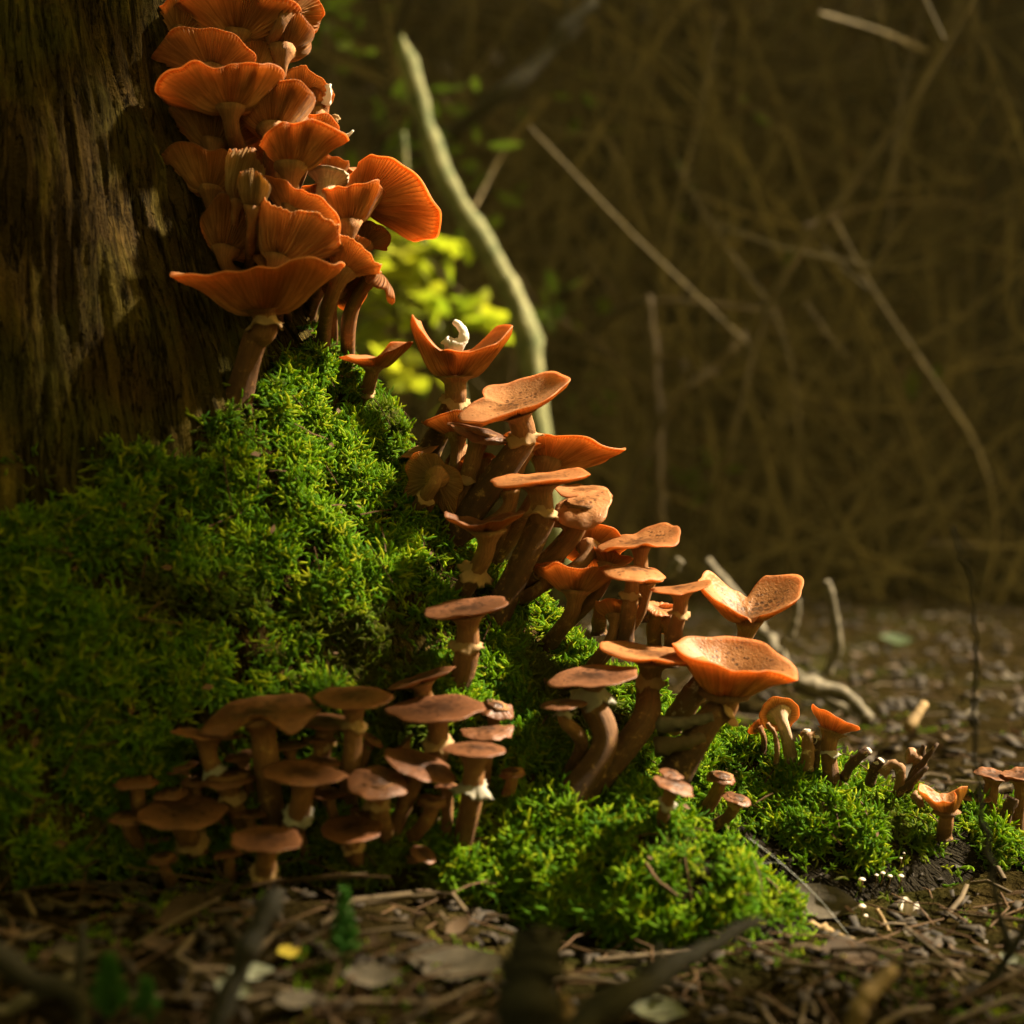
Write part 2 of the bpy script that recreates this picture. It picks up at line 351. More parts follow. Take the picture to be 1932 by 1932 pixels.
def moss_mask(x, y, z, n, nz):
    """share of moss cover at a point of the trunk; n is a noise value, nz the upward part of the normal"""
    zl = np.interp(x, [-.6, -.306, -.243, -.195, -.154, -.12, -.08], [.17, .194, .216, .245, .283, .36, .50])
    m = 1-sst(-.010, .014, z-zl-n*.05)
    zr = np.interp(x, [.03, .10, .1375, .188, .258, .28, .31, .5], [-.2, .016, .040, .018, .024, .028, -.01, -.03])    # bare soil below the right root's moss
    m = m*np.where((x > .03) & (y > -.085), sst(-.014, .012, z-zr-n*.03), 1)
    m = m*(1-sst(.262, .276, x+n*.02)*(1-sst(.290, .305, x+n*.02)))                               # dark gap on the right root
    hollow = np.exp(-(((x-.085)/.065)**2+((z-.015)/.034)**2))*(y > -.09)
    m = m*(1-.85*np.clip(hollow*1.3, 0, 1))
    low = .004+.040*(1-sst(-.16, -.02, x)); m = m*sst(-.004, .016, z-low+n*.03)
    bare = sst(.30, .48, n)
    return np.clip(m*(1-.75*bare), 0, 1)
def refine(V, N, F, sel):
    S_ = F[sel]; E = np.sort(np.concatenate([S_[:, [0, 1]], S_[:, [1, 2]], S_[:, [2, 3]], S_[:, [3, 0]]]), 1)
    ue, inv = np.unique(E, axis=0, return_inverse=True); inv = inv.reshape(-1); n0 = len(V); m = len(S_)
    mid = n0+inv.reshape(4, m); cen = n0+len(ue)+np.arange(m)
    V2 = np.concatenate([V, V[ue].mean(1), V[S_].mean(1)]); N2 = np.concatenate([N, N[ue].mean(1), N[S_].mean(1)])
    q = [np.stack([S_[:, k], mid[k], cen, mid[(k+3) % 4]], 1) for k in range(4)]
    return V2, N2/np.linalg.norm(N2, axis=1)[:, None], np.concatenate([F[~sel]]+q)
_c = TV[TF].mean(1); TV, TN, TF = refine(TV, TN, TF, (_c[:, 1] < .14) & (_c[:, 0] < -.10) & (_c[:, 0] > -.48) & (_c[:, 2] > .15))
TU = np.arctan2(TV[:, 1]-AY, TV[:, 0]-AX)*0.27
NB = np.array([fbm(Vector(v)*16, 3) for v in TV]); NC = np.array([fbm(Vector(v)*38+Vector((5, 0, 0)), 3) for v in TV])
TM = moss_mask(TV[:, 0], TV[:, 1], TV[:, 2], NB, TN[:, 2])
FB = np.array([mnoise.ridged_multi_fractal(Vector((u*26, v[2]*4.5, 0)), 1.0, 2.0, 4, 1.0, 2.0) for u, v in zip(TU, TV)])
FC = np.array([fbm(Vector((u*75, v[2]*9, 3)), 3) for u, v in zip(TU, TV)])
FD = np.array([fbm(Vector((u*200, v[2]*16, 7)), 2) for u, v in zip(TU, TV)])
bark = sst(.02, .16, -(TV[:, 0]+.20)+NB*.10)*(1-sst(.24, .40, TV[:, 2]+NB*.12+(-TV[:, 0]-.32)*.4))
soil = np.clip(sst(.03, .12, TV[:, 0])*(1-sst(-.01, .02, TV[:, 1]*0-.0+TM-.3)), 0, 1)
soil = np.maximum(soil, 1-sst(.0, .05, TV[:, 2]-NB*.02))
disp = TM*(0.009*NC+0.004+0.010*NB)+(1-TM)*((np.clip(FB, .8, 1.9)-1.0)*0.0048+FC*0.0045+FD*.0034+bark*(NC*.008))
TV2 = TV+TN*disp[:, None]
trunk = empty('tree_trunk', (AX, AY, 0))
tag(trunk, 'broad old tree trunk with bare furrowed wood, mossy flare and spreading roots', 'tree trunk')
def rel(V, o): return V-np.array(o.location)
wood = mesh_obj('trunk', rel(TV2, trunk), [tuple(int(i) for i in f) for f in TF], M['wood'], trunk,
                attrs={'fu': TU, 'fv': TV[:, 2], 'bark': bark, 'soil': soil})
BVH = BVHTree.FromPolygons([tuple(v) for v in TV2], [tuple(int(i) for i in f) for f in TF])

# ------------------------------------------------------------------ ground, one sheet to the horizon, rising to a wooded bank
def axis(lo, hi, fine, a, b):
    c = list(np.arange(a, b+1e-6, fine)); s = fine; x = a
    left = []
    while x > lo: s *= 1.16; x -= s; left.append(x)
    s = fine; x = c[-1]; right = []
    while x < hi: s *= 1.16; x += s; right.append(x)
    return np.array(left[::-1]+c+right)
gxs = axis(-22, 22, .014, -1.0, 1.1); gys = axis(-8, 26, .014, -.95, 1.4)
def ground_h(x, y):
    p = Vector((x, y, 0)); h = fbm(p*7, 3)*.010+fbm(p*26+Vector((3, 1, 0)), 2)*.005+fbm(p*.7, 3)*.05*min(1, max(0, (math.hypot(x, y)-.9)/2))
    t = min(1, max(0, (y-3.0)/9.0)); h += t*t*(3-2*t)*6.2
    t2 = min(1, max(0, (y-.6)/3)); h += t2*.05
    q1 = min(1, max(0, (.06-x)/.20)); q2 = min(1, max(0, (y+.46)/.20)); h += .034*q1*q1*(3-2*q1)*q2*q2*(3-2*q2)
    h -= .012*min(1, max(0, (-y-.25)/.3))
    return h
GV = [(x, y, ground_h(x, y)) for y in gys for x in gxs]; nx = len(gxs)
GF = [(j*nx+i, j*nx+i+1, (j+1)*nx+i+1, (j+1)*nx+i) for j in range(len(gys)-1) for i in range(nx-1)]
ground = mesh_obj('ground', GV, GF, M['soil']); tag(ground, kind='structure')
GB = BVHTree.FromPolygons(GV, GF)
CAMP = Vector((0, CAM_Y, CAM_Z))
def hit(px, py, default=None):
    """point where the line of sight through a pixel meets the trunk or the ground"""
    dr = (P(px, py, 1)-CAMP).normalized(); best = None
    for b in (BVH, GB):
        l, nn, i, ds = b.ray_cast(CAMP, dr)
        if l is not None and (best is None or ds < best[2]): best = (l, nn, ds)
    return best
def gz(x, y): return ground_h(x, y)

# ------------------------------------------------------------------ moss: strands on the trunk
mosscol = bpy.data.collections.new('moss_sprigs')
def sprig(seed):
    rnd = random.Random(seed); mb = MB(); tips = []
    def strand(p, dr, L, r):
        pts = [p]; d = dr.normalized(); k = 6; curl = Vector((rnd.gauss(0, 1), rnd.gauss(0, 1), rnd.gauss(-.3, 1)))*.42
        for i in range(k):
            d = (d+curl+Vector((rnd.gauss(0, .12), rnd.gauss(0, .12), rnd.gauss(0, .12)))).normalized(); pts.append(pts[-1]+d*L/k)
        b = len(mb.v)
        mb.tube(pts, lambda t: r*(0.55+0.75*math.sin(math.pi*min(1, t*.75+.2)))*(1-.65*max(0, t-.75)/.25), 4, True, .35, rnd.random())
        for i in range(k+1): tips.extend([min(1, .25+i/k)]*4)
        return pts
    main = strand(Vector((0, 0, -.002)), Vector((rnd.gauss(0, .3), rnd.gauss(0, .3), 1)), rnd.uniform(.007, .0125), .00055)
    for i in range(rnd.choice((3, 4, 5))):
        q = main[rnd.randrange(1, 5)]; a = rnd.uniform(0, 6.283)
        strand(q, Vector((math.cos(a), math.sin(a), rnd.uniform(0, .9))), rnd.uniform(.0035, .008), .00046)
    me = bpy.data.meshes.new('moss_sprig'); me.from_pydata([tuple(v) for v in mb.v], [], mb.f)
    me.polygons.foreach_set('use_smooth', [True]*len(me.polygons)); me.materials.append(M['moss'])
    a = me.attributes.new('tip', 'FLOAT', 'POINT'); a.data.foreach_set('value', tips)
    o = bpy.data.objects.new('moss_sprig', me); mosscol.objects.link(o)
for i in range(12): sprig(100+i)
def moss_layer(name, V, N, dry, parent, scale_rng=(.6, 1.35), droop=.8, seed=1):
    rng = np.random.default_rng(seed); n = len(V)
    rot = np.empty((n, 3), np.float32)
    rn = rng.normal(0, 1, (n, 3)); rs = rng.uniform(*scale_rng, n)
    for i in range(n):
        d = Vector(N[i])*1.0+Vector((0, 0, -droop*rng.uniform(0, 1.3)))+Vector(rn[i])*.38
        q = d.to_track_quat('Z', 'Y') @ Matrix.Rotation(rng.uniform(0, 6.283), 3, 'Z').to_quaternion()
        rot[i] = q.to_euler()
    me = bpy.data.meshes.new(name); me.from_pydata([tuple(v) for v in V], [], [])
    a = me.attributes.new('rot', 'FLOAT_VECTOR', 'POINT'); a.data.foreach_set('vector', rot.ravel())
    a = me.attributes.new('scl', 'FLOAT', 'POINT'); a.data.foreach_set('value', rs.astype(np.float32))
    a = me.attributes.new('dry', 'FLOAT', 'POINT'); a.data.foreach_set('value', dry.astype(np.float32))
    a = me.attributes.new('pick', 'INT', 'POINT'); a.data.foreach_set('value', rng.integers(0, 12, n).astype(np.int32))
    o = bpy.data.objects.new(name, me); COL.objects.link(o)
    if parent: o.parent = parent
    o['kind'] = 'stuff'
    g = bpy.data.node_groups.new(name+'_nodes', 'GeometryNodeTree')
    g.interface.new_socket('Geometry', in_out='INPUT', socket_type='NodeSocketGeometry'); g.interface.new_socket('Geometry', in_out='OUTPUT', socket_type='NodeSocketGeometry')
    gi = g.nodes.new('NodeGroupInput'); go = g.nodes.new('NodeGroupOutput'); ip = g.nodes.new('GeometryNodeInstanceOnPoints'); ci = g.nodes.new('GeometryNodeCollectionInfo')
    ci.inputs['Collection'].default_value = mosscol; ci.inputs['Separate Children'].default_value = True; ci.inputs['Reset Children'].default_value = True
    ip.inputs['Pick Instance'].default_value = True
    def named(nm, ty):
        q = g.nodes.new('GeometryNodeInputNamedAttribute'); q.data_type = ty; q.inputs['Name'].default_value = nm; return q.outputs[0]
    g.links.new(gi.outputs[0], ip.inputs['Points']); g.links.new(ci.outputs[0], ip.inputs['Instance'])
    e2r = g.nodes.new('FunctionNodeEulerToRotation'); g.links.new(named('rot', 'FLOAT_VECTOR'), e2r.inputs[0]); g.links.new(e2r.outputs[0], ip.inputs['Rotation'])
    g.links.new(named('scl', 'FLOAT'), ip.inputs['Scale']); g.links.new(named('pick', 'INT'), ip.inputs['Instance Index'])
    g.links.new(ip.outputs[0], go.inputs[0])
    md = o.modifiers.new('moss', 'NODES'); md.node_group = g
    return o
def scatter_on(V, F, wgt, count, seed):
    rng = np.random.default_rng(seed)
    fw = wgt[F].mean(1); a = np.linalg.norm(np.cross(V[F[:, 2]]-V[F[:, 0]], V[F[:, 3]]-V[F[:, 1]]), axis=1)*fw
    f = rng.choice(len(F), count, p=a/a.sum()); u, v = rng.random(count), rng.random(count)
    w4 = np.stack([(1-u)*(1-v), u*(1-v), u*v, (1-u)*v], 1)
    return (V[F[f]]*w4[:, :, None]).sum(1), f, w4
vis = sst(.40, .0, TV[:, 1]-.05) if False else 1-sst(.12, .20, TV[:, 1])
inb = (1-sst(.48, .60, TV[:, 0]))*sst(-.62, -.50, TV[:, 0])
clump = .06+1.25*sst(-.20, .20, NC)
pts, fi, w4 = scatter_on(TV2, TF, TM*vis*inb*clump, 86000, 3)
nn = (TN[TF[fi]]*w4[:, :, None]).sum(1)
nz_ = np.array([fbm(Vector(p)*11+Vector((9, 2, 1)), 2) for p in pts])
dry = np.clip(sst(.12, .46, nz_)*.85+np.random.rand(len(pts))*.22-.05, 0, 1)
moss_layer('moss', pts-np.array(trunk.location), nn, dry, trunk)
# sparse creeping strands over the bare zones near the moss
w2 = np.clip(TM*(1-TM)*4, 0, 1)*.6+(1-TM)*.10*((TV[:, 2] < .26)|(TV[:, 0] > -.05))
pts, fi, w4 = scatter_on(TV2, TF, w2*vis*inb, 3800, 4); nn = (TN[TF[fi]]*w4[:, :, None]).sum(1)
moss_layer('moss', pts-np.array(trunk.location), nn, np.random.rand(len(pts))*.9, trunk, (.6, 1.2), .9, 2)

# crumbs of black soil and bark clinging to the bare faces of the roots
w3 = np.clip(soil*(1-TM)*((TV[:, 0] > .0)|(TV[:, 2] < .07)), 0, 1); pts, fi, w4 = scatter_on(TV2, TF, w3*vis*inb, 3200, 8); rnd = random.Random(4); mb = MB()
for p in pts-np.array(trunk.location):
    s = rnd.uniform(.0012, .0042); c = Vector(p); q = [Vector((rnd.gauss(0, 1), rnd.gauss(0, 1), rnd.gauss(0, 1))).normalized()*s*rnd.uniform(.5, 1.2) for _ in range(4)]
    mb.add([c+v for v in q], [(0, 1, 2), (0, 2, 3), (0, 3, 1), (1, 3, 2)])
o = mb.build('soil_crumbs', M['chip'], trunk, smooth=False); o['kind'] = 'stuff'

# needles, flakes and bits caught in the moss
pts, fi, w4 = scatter_on(TV2, TF, TM*vis*inb, 420, 12); nn = (TN[TF[fi]]*w4[:, :, None]).sum(1); rnd = random.Random(14); mb = MB()
for p, n_ in zip(pts-np.array(trunk.location), nn):
    n_ = Vector(n_); c = Vector(p)+n_*rnd.uniform(.004, .011); t_ = n_.orthogonal().normalized(); an = rnd.uniform(0, 6.283); u_ = t_*math.cos(an)+n_.cross(t_)*math.sin(an)
    if rnd.random() < .62:
        L = rnd.uniform(.008, .030); mb.tube([c-u_*L*.5, c+n_*L*rnd.uniform(-.05, .12), c+u_*L*.5], .00045, 4, False)
    else:
        s = rnd.uniform(.0015, .0045); v_ = n_.cross(u_); mb.add([c-u_*s, c+v_*s*.6+n_*s*.4, c+u_*s, c-v_*s*.5-n_*s*.2], [(0, 1, 2, 3)])
o = mb.build('caught_litter', M['needle'], trunk, smooth=False); o['kind'] = 'stuff'
# ------------------------------------------------------------------ mushrooms
def F(R, mid=0, rim=-8, ry=1.0):
    return [(0, mid, rim, R), (90, mid, rim, R*ry), (180, mid, rim, R), (270, mid, rim, R*ry)]
def keyinterp(keys, th):
    ks = sorted((k[0] % 360, *k[1:]) for k in keys); n = len(ks); out = np.zeros((3, len(th)))
    deg = np.degrees(th) % 360
    for j, a in enumerate(deg):
        i = max([q for q in range(n) if ks[q][0] <= a], default=n-1)
        k0, k1 = ks[i], ks[(i+1) % n]; km, kp = ks[(i-1) % n], ks[(i+2) % n]
        span = (k1[0]-k0[0]) % 360 or 360; t = ((a-k0[0]) % 360)/span
        t = t*t*(3-2*t)*.6+t*.4
        for q in range(3): out[q, j] = k0[q+1]*(1-t)+k1[q+1]*t
    return out
def cap_profile(keys, th, S, wav, seed, us):
    """top surface of a cap in polar form: slope from centre to rim integrates to radius and height"""
    rnd = random.Random(seed); mid, rim, R = keyinterp(keys, th)
    wv = sum(rnd.uniform(.4, 1)*np.sin(k*th+rnd.uniform(0, 6.28))/math.sqrt(k-1) for k in (2, 3, 5, 7, 11))
    R = R*(1+.022*sum(np.sin(k*th+rnd.uniform(0, 6.28)) for k in (3, 4, 6, 9)))
    s = np.linspace(0, 1, S)[:, None]
    a = mid[None]*np.clip(s/.38, 0, 1)+(rim-mid)[None]*np.clip((s-.42)/.58, 0, 1)**1.6+wav*wv[None]*s**1.6
    a = a-us*np.exp(-((s-.22)/.12)**2)                       # low central boss
    a = np.radians(a); ds = 1/(S-1)
    am = (a[1:]+a[:-1])/2
    r = np.concatenate([np.zeros((1, len(th))), np.cumsum(np.cos(am), 0)*ds])*R[None]
    z = np.concatenate([np.zeros((1, len(th))), np.cumsum(np.sin(am), 0)*ds])*R[None]
    return r, z, a, R
NM = 0; MUSH = []
def mushroom(label, cx, cy, keys, base=None, d=None, dd=0.0, pitch=0, roll=0, tone='fresh', gill=None, sw=26, ring=None, ringmat='ring',
             wav=9, us=10, thick=.11, mid=None, G=72, group=None, bd=None, stem='stem', wr=0.0, cat='mushroom', stemlen=.05, rs=.75):
    global NM; NM += 1; seed = NM*13+5; rnd = random.Random(seed)
    # where the stem stands
    if base is not None and bd is None:
        h = hit(*base); bp = h[0]; bn = h[1]; bdist = bp.y-CAM_Y
        if d is not None and not (-.06 < bdist-d < .07):
            bp, bn, _i, _ds = BVH.find_nearest(P(*base, d)); bdist = bp.y-CAM_Y
    elif base is not None: bp = P(*base, bd); bn = Vector((0, 0, 1)); bdist = bd
    if d is None: d = bdist+dd
    c = P(cx, cy, d); px = PX*d
    Rm = (Matrix.Rotation(-R_(roll), 3, 'Y') @ Matrix.Rotation(R_(pitch), 3, 'X')); ax = Rm @ Vector((0, 0, 1))
    if base is None: bp = c-ax*stemlen+Vector((-.02, .03, -.01)); bn = ax
    bp = bp-bn*.008
    if group == GU:
        wav = wav+7; stem = 'stem_crowd' if stem == 'stem' else stem
        if stemlen == .05: bp, bn, _i, _ds = BVH.find_nearest(c+Vector((-.01, .06, -.035)))
        bp = bp-bn*.004; keys = [(a, m_, r_, R*1.16) for a, m_, r_, R in keys]
    keys = [(a, m_, r_, R*px) for a, m_, r_, R in keys]
    root = empty('honey_mushroom', bp); org = np.array(bp); cc = np.array(c); RM = np.array(Rm)
    def world(r, th, z): return np.stack([r*np.cos(th)[None], r*np.sin(th)[None], z], -1).reshape(-1, 3) @ RM.T+cc-org
    # cap: top skin, thin lip folded under
    n = 120; S = 15; th = np.arange(n)*2*math.pi/n
    r, z, a, R = cap_profile(keys, th, S, wav, seed, us)
    if wr: z = z+wr*R[None]*np.sin(th*26+4*np.sin(th*3))*np.linspace(0, 1, S)[:, None]**1.5
    tk = lambda s: .022+thick*(1-s)**1.7
    ss = np.linspace(0, 1, S)
    rr = np.concatenate([r[1:], r[-1:]+np.sin(a[-1:])*.6*tk(1)*R[None]+.006*R[None]*np.cos(a[-1:]), r[-1:]+np.sin(a[-1:])*tk(1)*R[None]*1.1, r[-2:-1]+np.sin(a[-2:-1])*tk(.93)*.5*R[None]])
    zz = np.concatenate([z[1:], z[-1:]-np.cos(a[-1:])*.6*tk(1)*R[None]+.006*R[None]*np.sin(a[-1:]), z[-1:]-np.cos(a[-1:])*tk(1)*R[None]*1.1, z[-2:-1]-np.cos(a[-2:-1])*tk(.93)*.5*R[None]])
    V = np.concatenate([world(rr, th, zz), (cc-org)[None]]); K = len(rr); vv = list(ss[1:])+[1, 1, .95]
    Fc = [(i*n+k, i*n+(k+1) % n, (i+1)*n+(k+1) % n, (i+1)*n+k) for i in range(K-1) for k in range(n)]+[(K*n, k, (k+1) % n) for k in range(n)]
    Fc = [tuple(reversed(f)) if len(f) == 4 else f for f in Fc]
    uv = [(k/n, vv[i]) for i in range(K) for k in range(n)]+[(.5, 0)]
    cap = mesh_obj('cap', V, Fc, M['cap_'+tone], root, uv=uv)
    # gills: radial blades, every other one short
    n = 4*G//2; th = np.arange(n)*2*math.pi/n; S2 = 13
    r, z, a, R = cap_profile(keys, th, 27, wav, seed, us)
    if wr: z = z+wr*R[None]*np.sin(th*26+4*np.sin(th*3))*np.linspace(0, 1, 27)[:, None]**1.5
    sel = np.linspace(26*.985, 26*.09, S2); i0 = np.clip(sel.astype(int), 0, 25); fr = (sel-i0)[:, None]
    L = lambda q: q[i0]*(1-fr)+q[i0+1]*fr
    r, z, a = L(r), L(z), L(a); s = (sel/26)[:, None]
    amp = .055*np.clip((1-s)*9, 0, 1)*np.clip((s-.06)*6, 0, 1)*np.ones((1, n))
    k = np.arange(n)
    amp = np.where((k % 4 == 2)[None] & (s < .5), amp*np.clip((s-.34)*6, 0, 1), amp)
    off = (.022+thick*(1-s)**1.7)*R[None]+np.where((k % 2 == 0)[None], amp, -amp*.25)*R[None]
    r2 = np.maximum(r+np.sin(a)*off, .002*s); z2 = z-np.cos(a)*off
    V = world(r2, th, z2)
    Fg = [(i*n+q, i*n+(q+1) % n, (i+1)*n+(q+1) % n, (i+1)*n+q) for i in range(S2-1) for q in range(n)]
    uv = [(q/n, float(s[i, 0])) for i in range(S2) for q in range(n)]
    gmesh = None
    gl = gill or {'fresh': 'fresh', 'tan': 'fresh', 'old': 'old', 'pale': 'old', 'brown': 'old'}[tone]
    mesh_obj('gills', V, Fg, M['gill_'+gl], cap, uv=uv, smooth=False)
    # stem
    top = Vector(c)-ax*((.03+thick*.55)*float(R.mean())); sr = sw*px/2
    Ln = (top-bp).length
    p3 = bp; p0 = top
    if mid is not None:
        md = P(mid[0], mid[1], (d+(bp.y-CAM_Y))/2); pts = crs([p0, p0-ax*min(Ln*.18, .02), md, p3], 9)
    else:
        pts = bez(p0, p0-ax*Ln*.42, p3+(bn*.45+Vector((0, 0, .8)))*Ln*.28, p3, 26)
    nst = len(pts); ns = 16; rad = lambda q: sr*(1+1.1*max(0, 1-q/.13)**2+.16*q+.22*max(0, q-.8)/.2)
    V = []; uvs = []; u = (pts[1]-pts[0]).orthogonal().normalized()
    ph = [rnd.uniform(0, 6.28) for _ in range(4)]; fr_ = []
    for i, p in enumerate(pts):
        tg = (pts[min(i+1, nst-1)]-pts[max(i-1, 0)]).normalized(); u = (u-tg*u.dot(tg)).normalized(); w_ = tg.cross(u); fr_.append((u.copy(), w_, tg))
        q = i/(nst-1)
        for kk in range(ns):
            an = 2*math.pi*kk/ns; ra = rad(q)*(1+.05*math.sin(3*an+ph[0]+q*2)+.05*math.sin(9*q+ph[1])+.04*math.sin(5*an+7*q+ph[2]))
            V.append(p+(u*math.cos(an)+w_*math.sin(an))*ra-bp); uvs.append((kk/ns, 1-q))
    Fs = [(i*ns+kk, i*ns+(kk+1) % ns, (i+1)*ns+(kk+1) % ns, (i+1)*ns+kk) for i in range(nst-1) for kk in range(ns)]
    Fs += [tuple(range(ns))[::-1], tuple((nst-1)*ns+kk for kk in range(ns))]
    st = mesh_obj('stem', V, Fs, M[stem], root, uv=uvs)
    if ring:
        i = int(ring*(nst-1)); u, w_, tg = fr_[i]; p = pts[i]; nr = 40; V = []; prof = [(.92, -.75), (1.02, -.25), (1.18, .10), (1.55, .42), (1.75, .62), (1.62, .60), (1.1, .3), (.9, .2)]
        for (kr, kz) in prof:
            for kk in range(nr):
                an = 2*math.pi*kk/nr; lob = 1+max(0, kr-1.05)*rs*(.18*math.sin(3*an+ph[0])+.14*math.sin(5*an+ph[1])+.12*math.sin(13*an+ph[3]))
                dz = max(0, kr-1.05)*(.45*math.sin(2*an+ph[2])+.3*math.sin(5*an+ph[0]))
                kr2 = 1+(kr-1)*rs if kr > 1 else kr
                V.append(p+(u*math.cos(an)+w_*math.sin(an))*sr*kr2*lob+tg*sr*(kz*rs+dz)-bp)
        Fr = [(j*nr+kk, j*nr+(kk+1) % nr, (j+1)*nr+(kk+1) % nr, (j+1)*nr+kk) for j in range(len(prof)-1) for kk in range(nr)]
        mesh_obj('ring', V, Fr, M[ringmat], st)
    tag(root, label, cat, group); MUSH.append(root)
    return root

mm = mushroom
GU, GM, GR, GF_, GS = 'mushrooms crowded up the trunk side', 'mushrooms on the upper mossy ridge', 'mushrooms at the foot of the ridge', 'brown mushrooms in the shaded shaded cluster', 'mushrooms behind the mossy root'
# --- the crowd on the side of the trunk (seen from below, gills showing)
mm('topmost mushroom of the trunk crowd, a wide fan of orange gills', 452, 62, [(0, 22, 30, 112), (50, 30, 40, 70), (120, 30, 35, 80), (180, 20, 12, 118), (250, 25, 38, 80), (290, 34, 45, 75)], (395, 95), d=.93, pitch=-24, roll=-4, sw=30, tone='old', gill='fresh', group=GU, G=90)
mm('box shaped old mushroom with ragged brown gills under a sharp lip, below the topmost one', 532, 92, [(0, 30, 70, 62), (90, 20, 30, 50), (180, 35, 55, 66), (270, 50, 72, 72)], (455, 150), d=.935, pitch=-28, roll=4, tone='old', gill='old', wav=12, group=GU)
mm('drooping brown mushroom spread like a wing against the bare trunk wood', 402, 128, [(0, 14, 20, 72), (90, 10, 10, 60), (180, 20, 24, 104), (270, 30, 45, 66)], (400, 190), d=.915, pitch=-26, roll=3, tone='old', gill='old', group=GU)
mm('wide funnel shaped mushroom with glowing orange gills and one peaked lip', 436, 196, [(0, 42, 48, 106), (30, 46, 52, 104), (90, 26, 25, 60), (150, 24, 8, 100), (180, 26, 2, 130), (225, 34, 26, 95), (270, 44, 46, 66), (320, 46, 50, 84)], (430, 260), d=.885, pitch=-13, roll=0, sw=30, G=100, group=GU)
mm('round fan of dark ribbed gills tucked under the wide orange funnel', 512, 238, [(0, 44, 30, 92), (45, 50, 50, 90), (90, 30, 30, 60), (135, 50, 48, 90), (180, 40, 30, 78), (230, 50, 44, 80), (270, 60, 52, 74), (315, 50, 36, 86)], (455, 285), d=.895, pitch=-30, roll=5, tone='old', gill='old', G=96, group=GU)
mm('pale curled mushroom cap peeping out behind the ribbed gill fan', 572, 178, [(0, 20, 10, 50), (90, 30, 35, 40), (180, 20, 20, 45), (270, 30, 55, 48)], (505, 235), d=.955, pitch=-20, roll=-12, tone='pale', gill='old', wr=.02, group=GU)
mm('narrow reddish mushroom hanging between the ribbed fan and the flat topped funnel', 596, 210, [(0, 30, 20, 26), (90, 40, 40, 36), (180, 50, 60, 30), (270, 60, 75, 44)], (520, 270), d=.95, pitch=-40, roll=20, tone='fresh', group=GU, sw=16)
mm('collapsed dark brown mushroom pressed against the bare trunk wood', 405, 270, [(0, 35, 20, 78), (60, 40, 50, 60), (120, 45, 50, 66), (180, 40, 25, 86), (270, 55, 60, 96)], (410, 320), d=.905, pitch=-34, roll=-4, tone='brown', gill='old', wav=14, group=GU)
mm('flat topped orange funnel mushroom with fine gills and a short visible stem', 548, 306, [(0, 46, 26, 104), (20, 48, 34, 108), (60, 40, 40, 70), (120, 40, 40, 60), (180, 44, 34, 56), (225, 52, 46, 62), (270, 60, 56, 66), (315, 52, 30, 84), (340, 44, 6, 98)], (505, 385), d=.875, pitch=-12, roll=2, sw=34, G=90, group=GU)
mm('brown orange mushroom with gills facing out, low against the trunk wood', 398, 352, [(0, 40, 36, 66), (90, 20, 20, 60), (150, 42, 32, 96), (180, 42, 20, 104), (225, 46, 40, 84), (270, 56, 55, 66)], (420, 400), d=.89, pitch=-20, roll=-3, tone='old', gill='fresh', G=84, group=GU)
mm('twisted pale wrinkled mushroom standing up like a rolled scroll', 452, 372, [(0, 80, 100, 60), (90, 78, 88, 92), (180, 76, 95, 66), (270, 74, 84, 88)], (440, 410), d=.872, pitch=-12, roll=-14, tone='pale', gill='pale', wr=.035, sw=16, group=GU, us=0)
mm('curled over pale mushroom with a ribbed back, on top of the draped fold', 476, 385, [(0, 60, 110, 48), (90, 76, 120, 66), (180, 62, 105, 44), (270, 80, 95, 62)], (470, 425), d=.855, pitch=-4, roll=-3, tone='pale', gill='pale', wr=.03, sw=18, group=GU, us=0)
mm('broad draped mushroom fold with coarse gills and a pale rolled upper edge', 528, 478, [(0, 40, 20, 112), (30, 44, 30, 116), (90, 55, 90, 80), (150, 62, 110, 110), (180, 60, 80, 92), (225, 62, 70, 92), (270, 60, 62, 78), (320, 46, 34, 96)], (485, 520), d=.862, pitch=-16, roll=-14, tone='pale', gill='old', wr=.02, G=64, group=GU, us=0)
mm('slim orange mushroom with its rim swept down over dark gaps', 556, 392, [(0, 6, -30, 84), (90, 20, 40, 40), (180, 22, 16, 80), (270, 34, 52, 40)], (520, 430), d=.875, pitch=-14, roll=-24, tone='fresh', sw=26, group=GU)
mm('reddish folded mushroom with ribbed stem beside the flat topped funnel', 622, 330, [(0, 50, 45, 40), (90, 50, 60, 40), (180, 50, 50, 26), (270, 60, 70, 34)], (560, 400), d=.90, pitch=-14, roll=-8, tone='old', gill='fresh', sw=36, stem='stem_pale', mid=(612, 352), group=GU)
mm('small orange mushroom cup with straight gills in front of the big pointed cap', 655, 412, [(0, 50, 34, 84), (40, 52, 46, 86), (90, 40, 40, 50), (180, 50, 50, 64), (270, 66, 66, 58)], (590, 470), d=.895, pitch=-8, roll=4, sw=26, group=GU)
mm('large bright orange mushroom with glowing gills, pointed rim jutting toward the leaning branch', 690, 372, [(0, 16, 6, 132), (20, 20, 20, 120), (70, 26, 34, 72), (130, 30, 40, 66), (180, 36, 50, 50), (230, 40, 40, 60), (290, 22, 10, 92), (335, 14, 0, 134)], (600, 440), d=.925, pitch=-34, roll=-30, tone='fresh', sw=28, G=96, group=GU, wav=9)
mm('pale spotted mushroom lit from above behind the pointed orange cap', 655, 315, [(0, 4, -20, 40), (90, 10, 10, 40), (180, 10, -10, 38), (270, 0, -35, 40)], (580, 390), d=.95, pitch=8, roll=-14, tone='tan', group=GU)
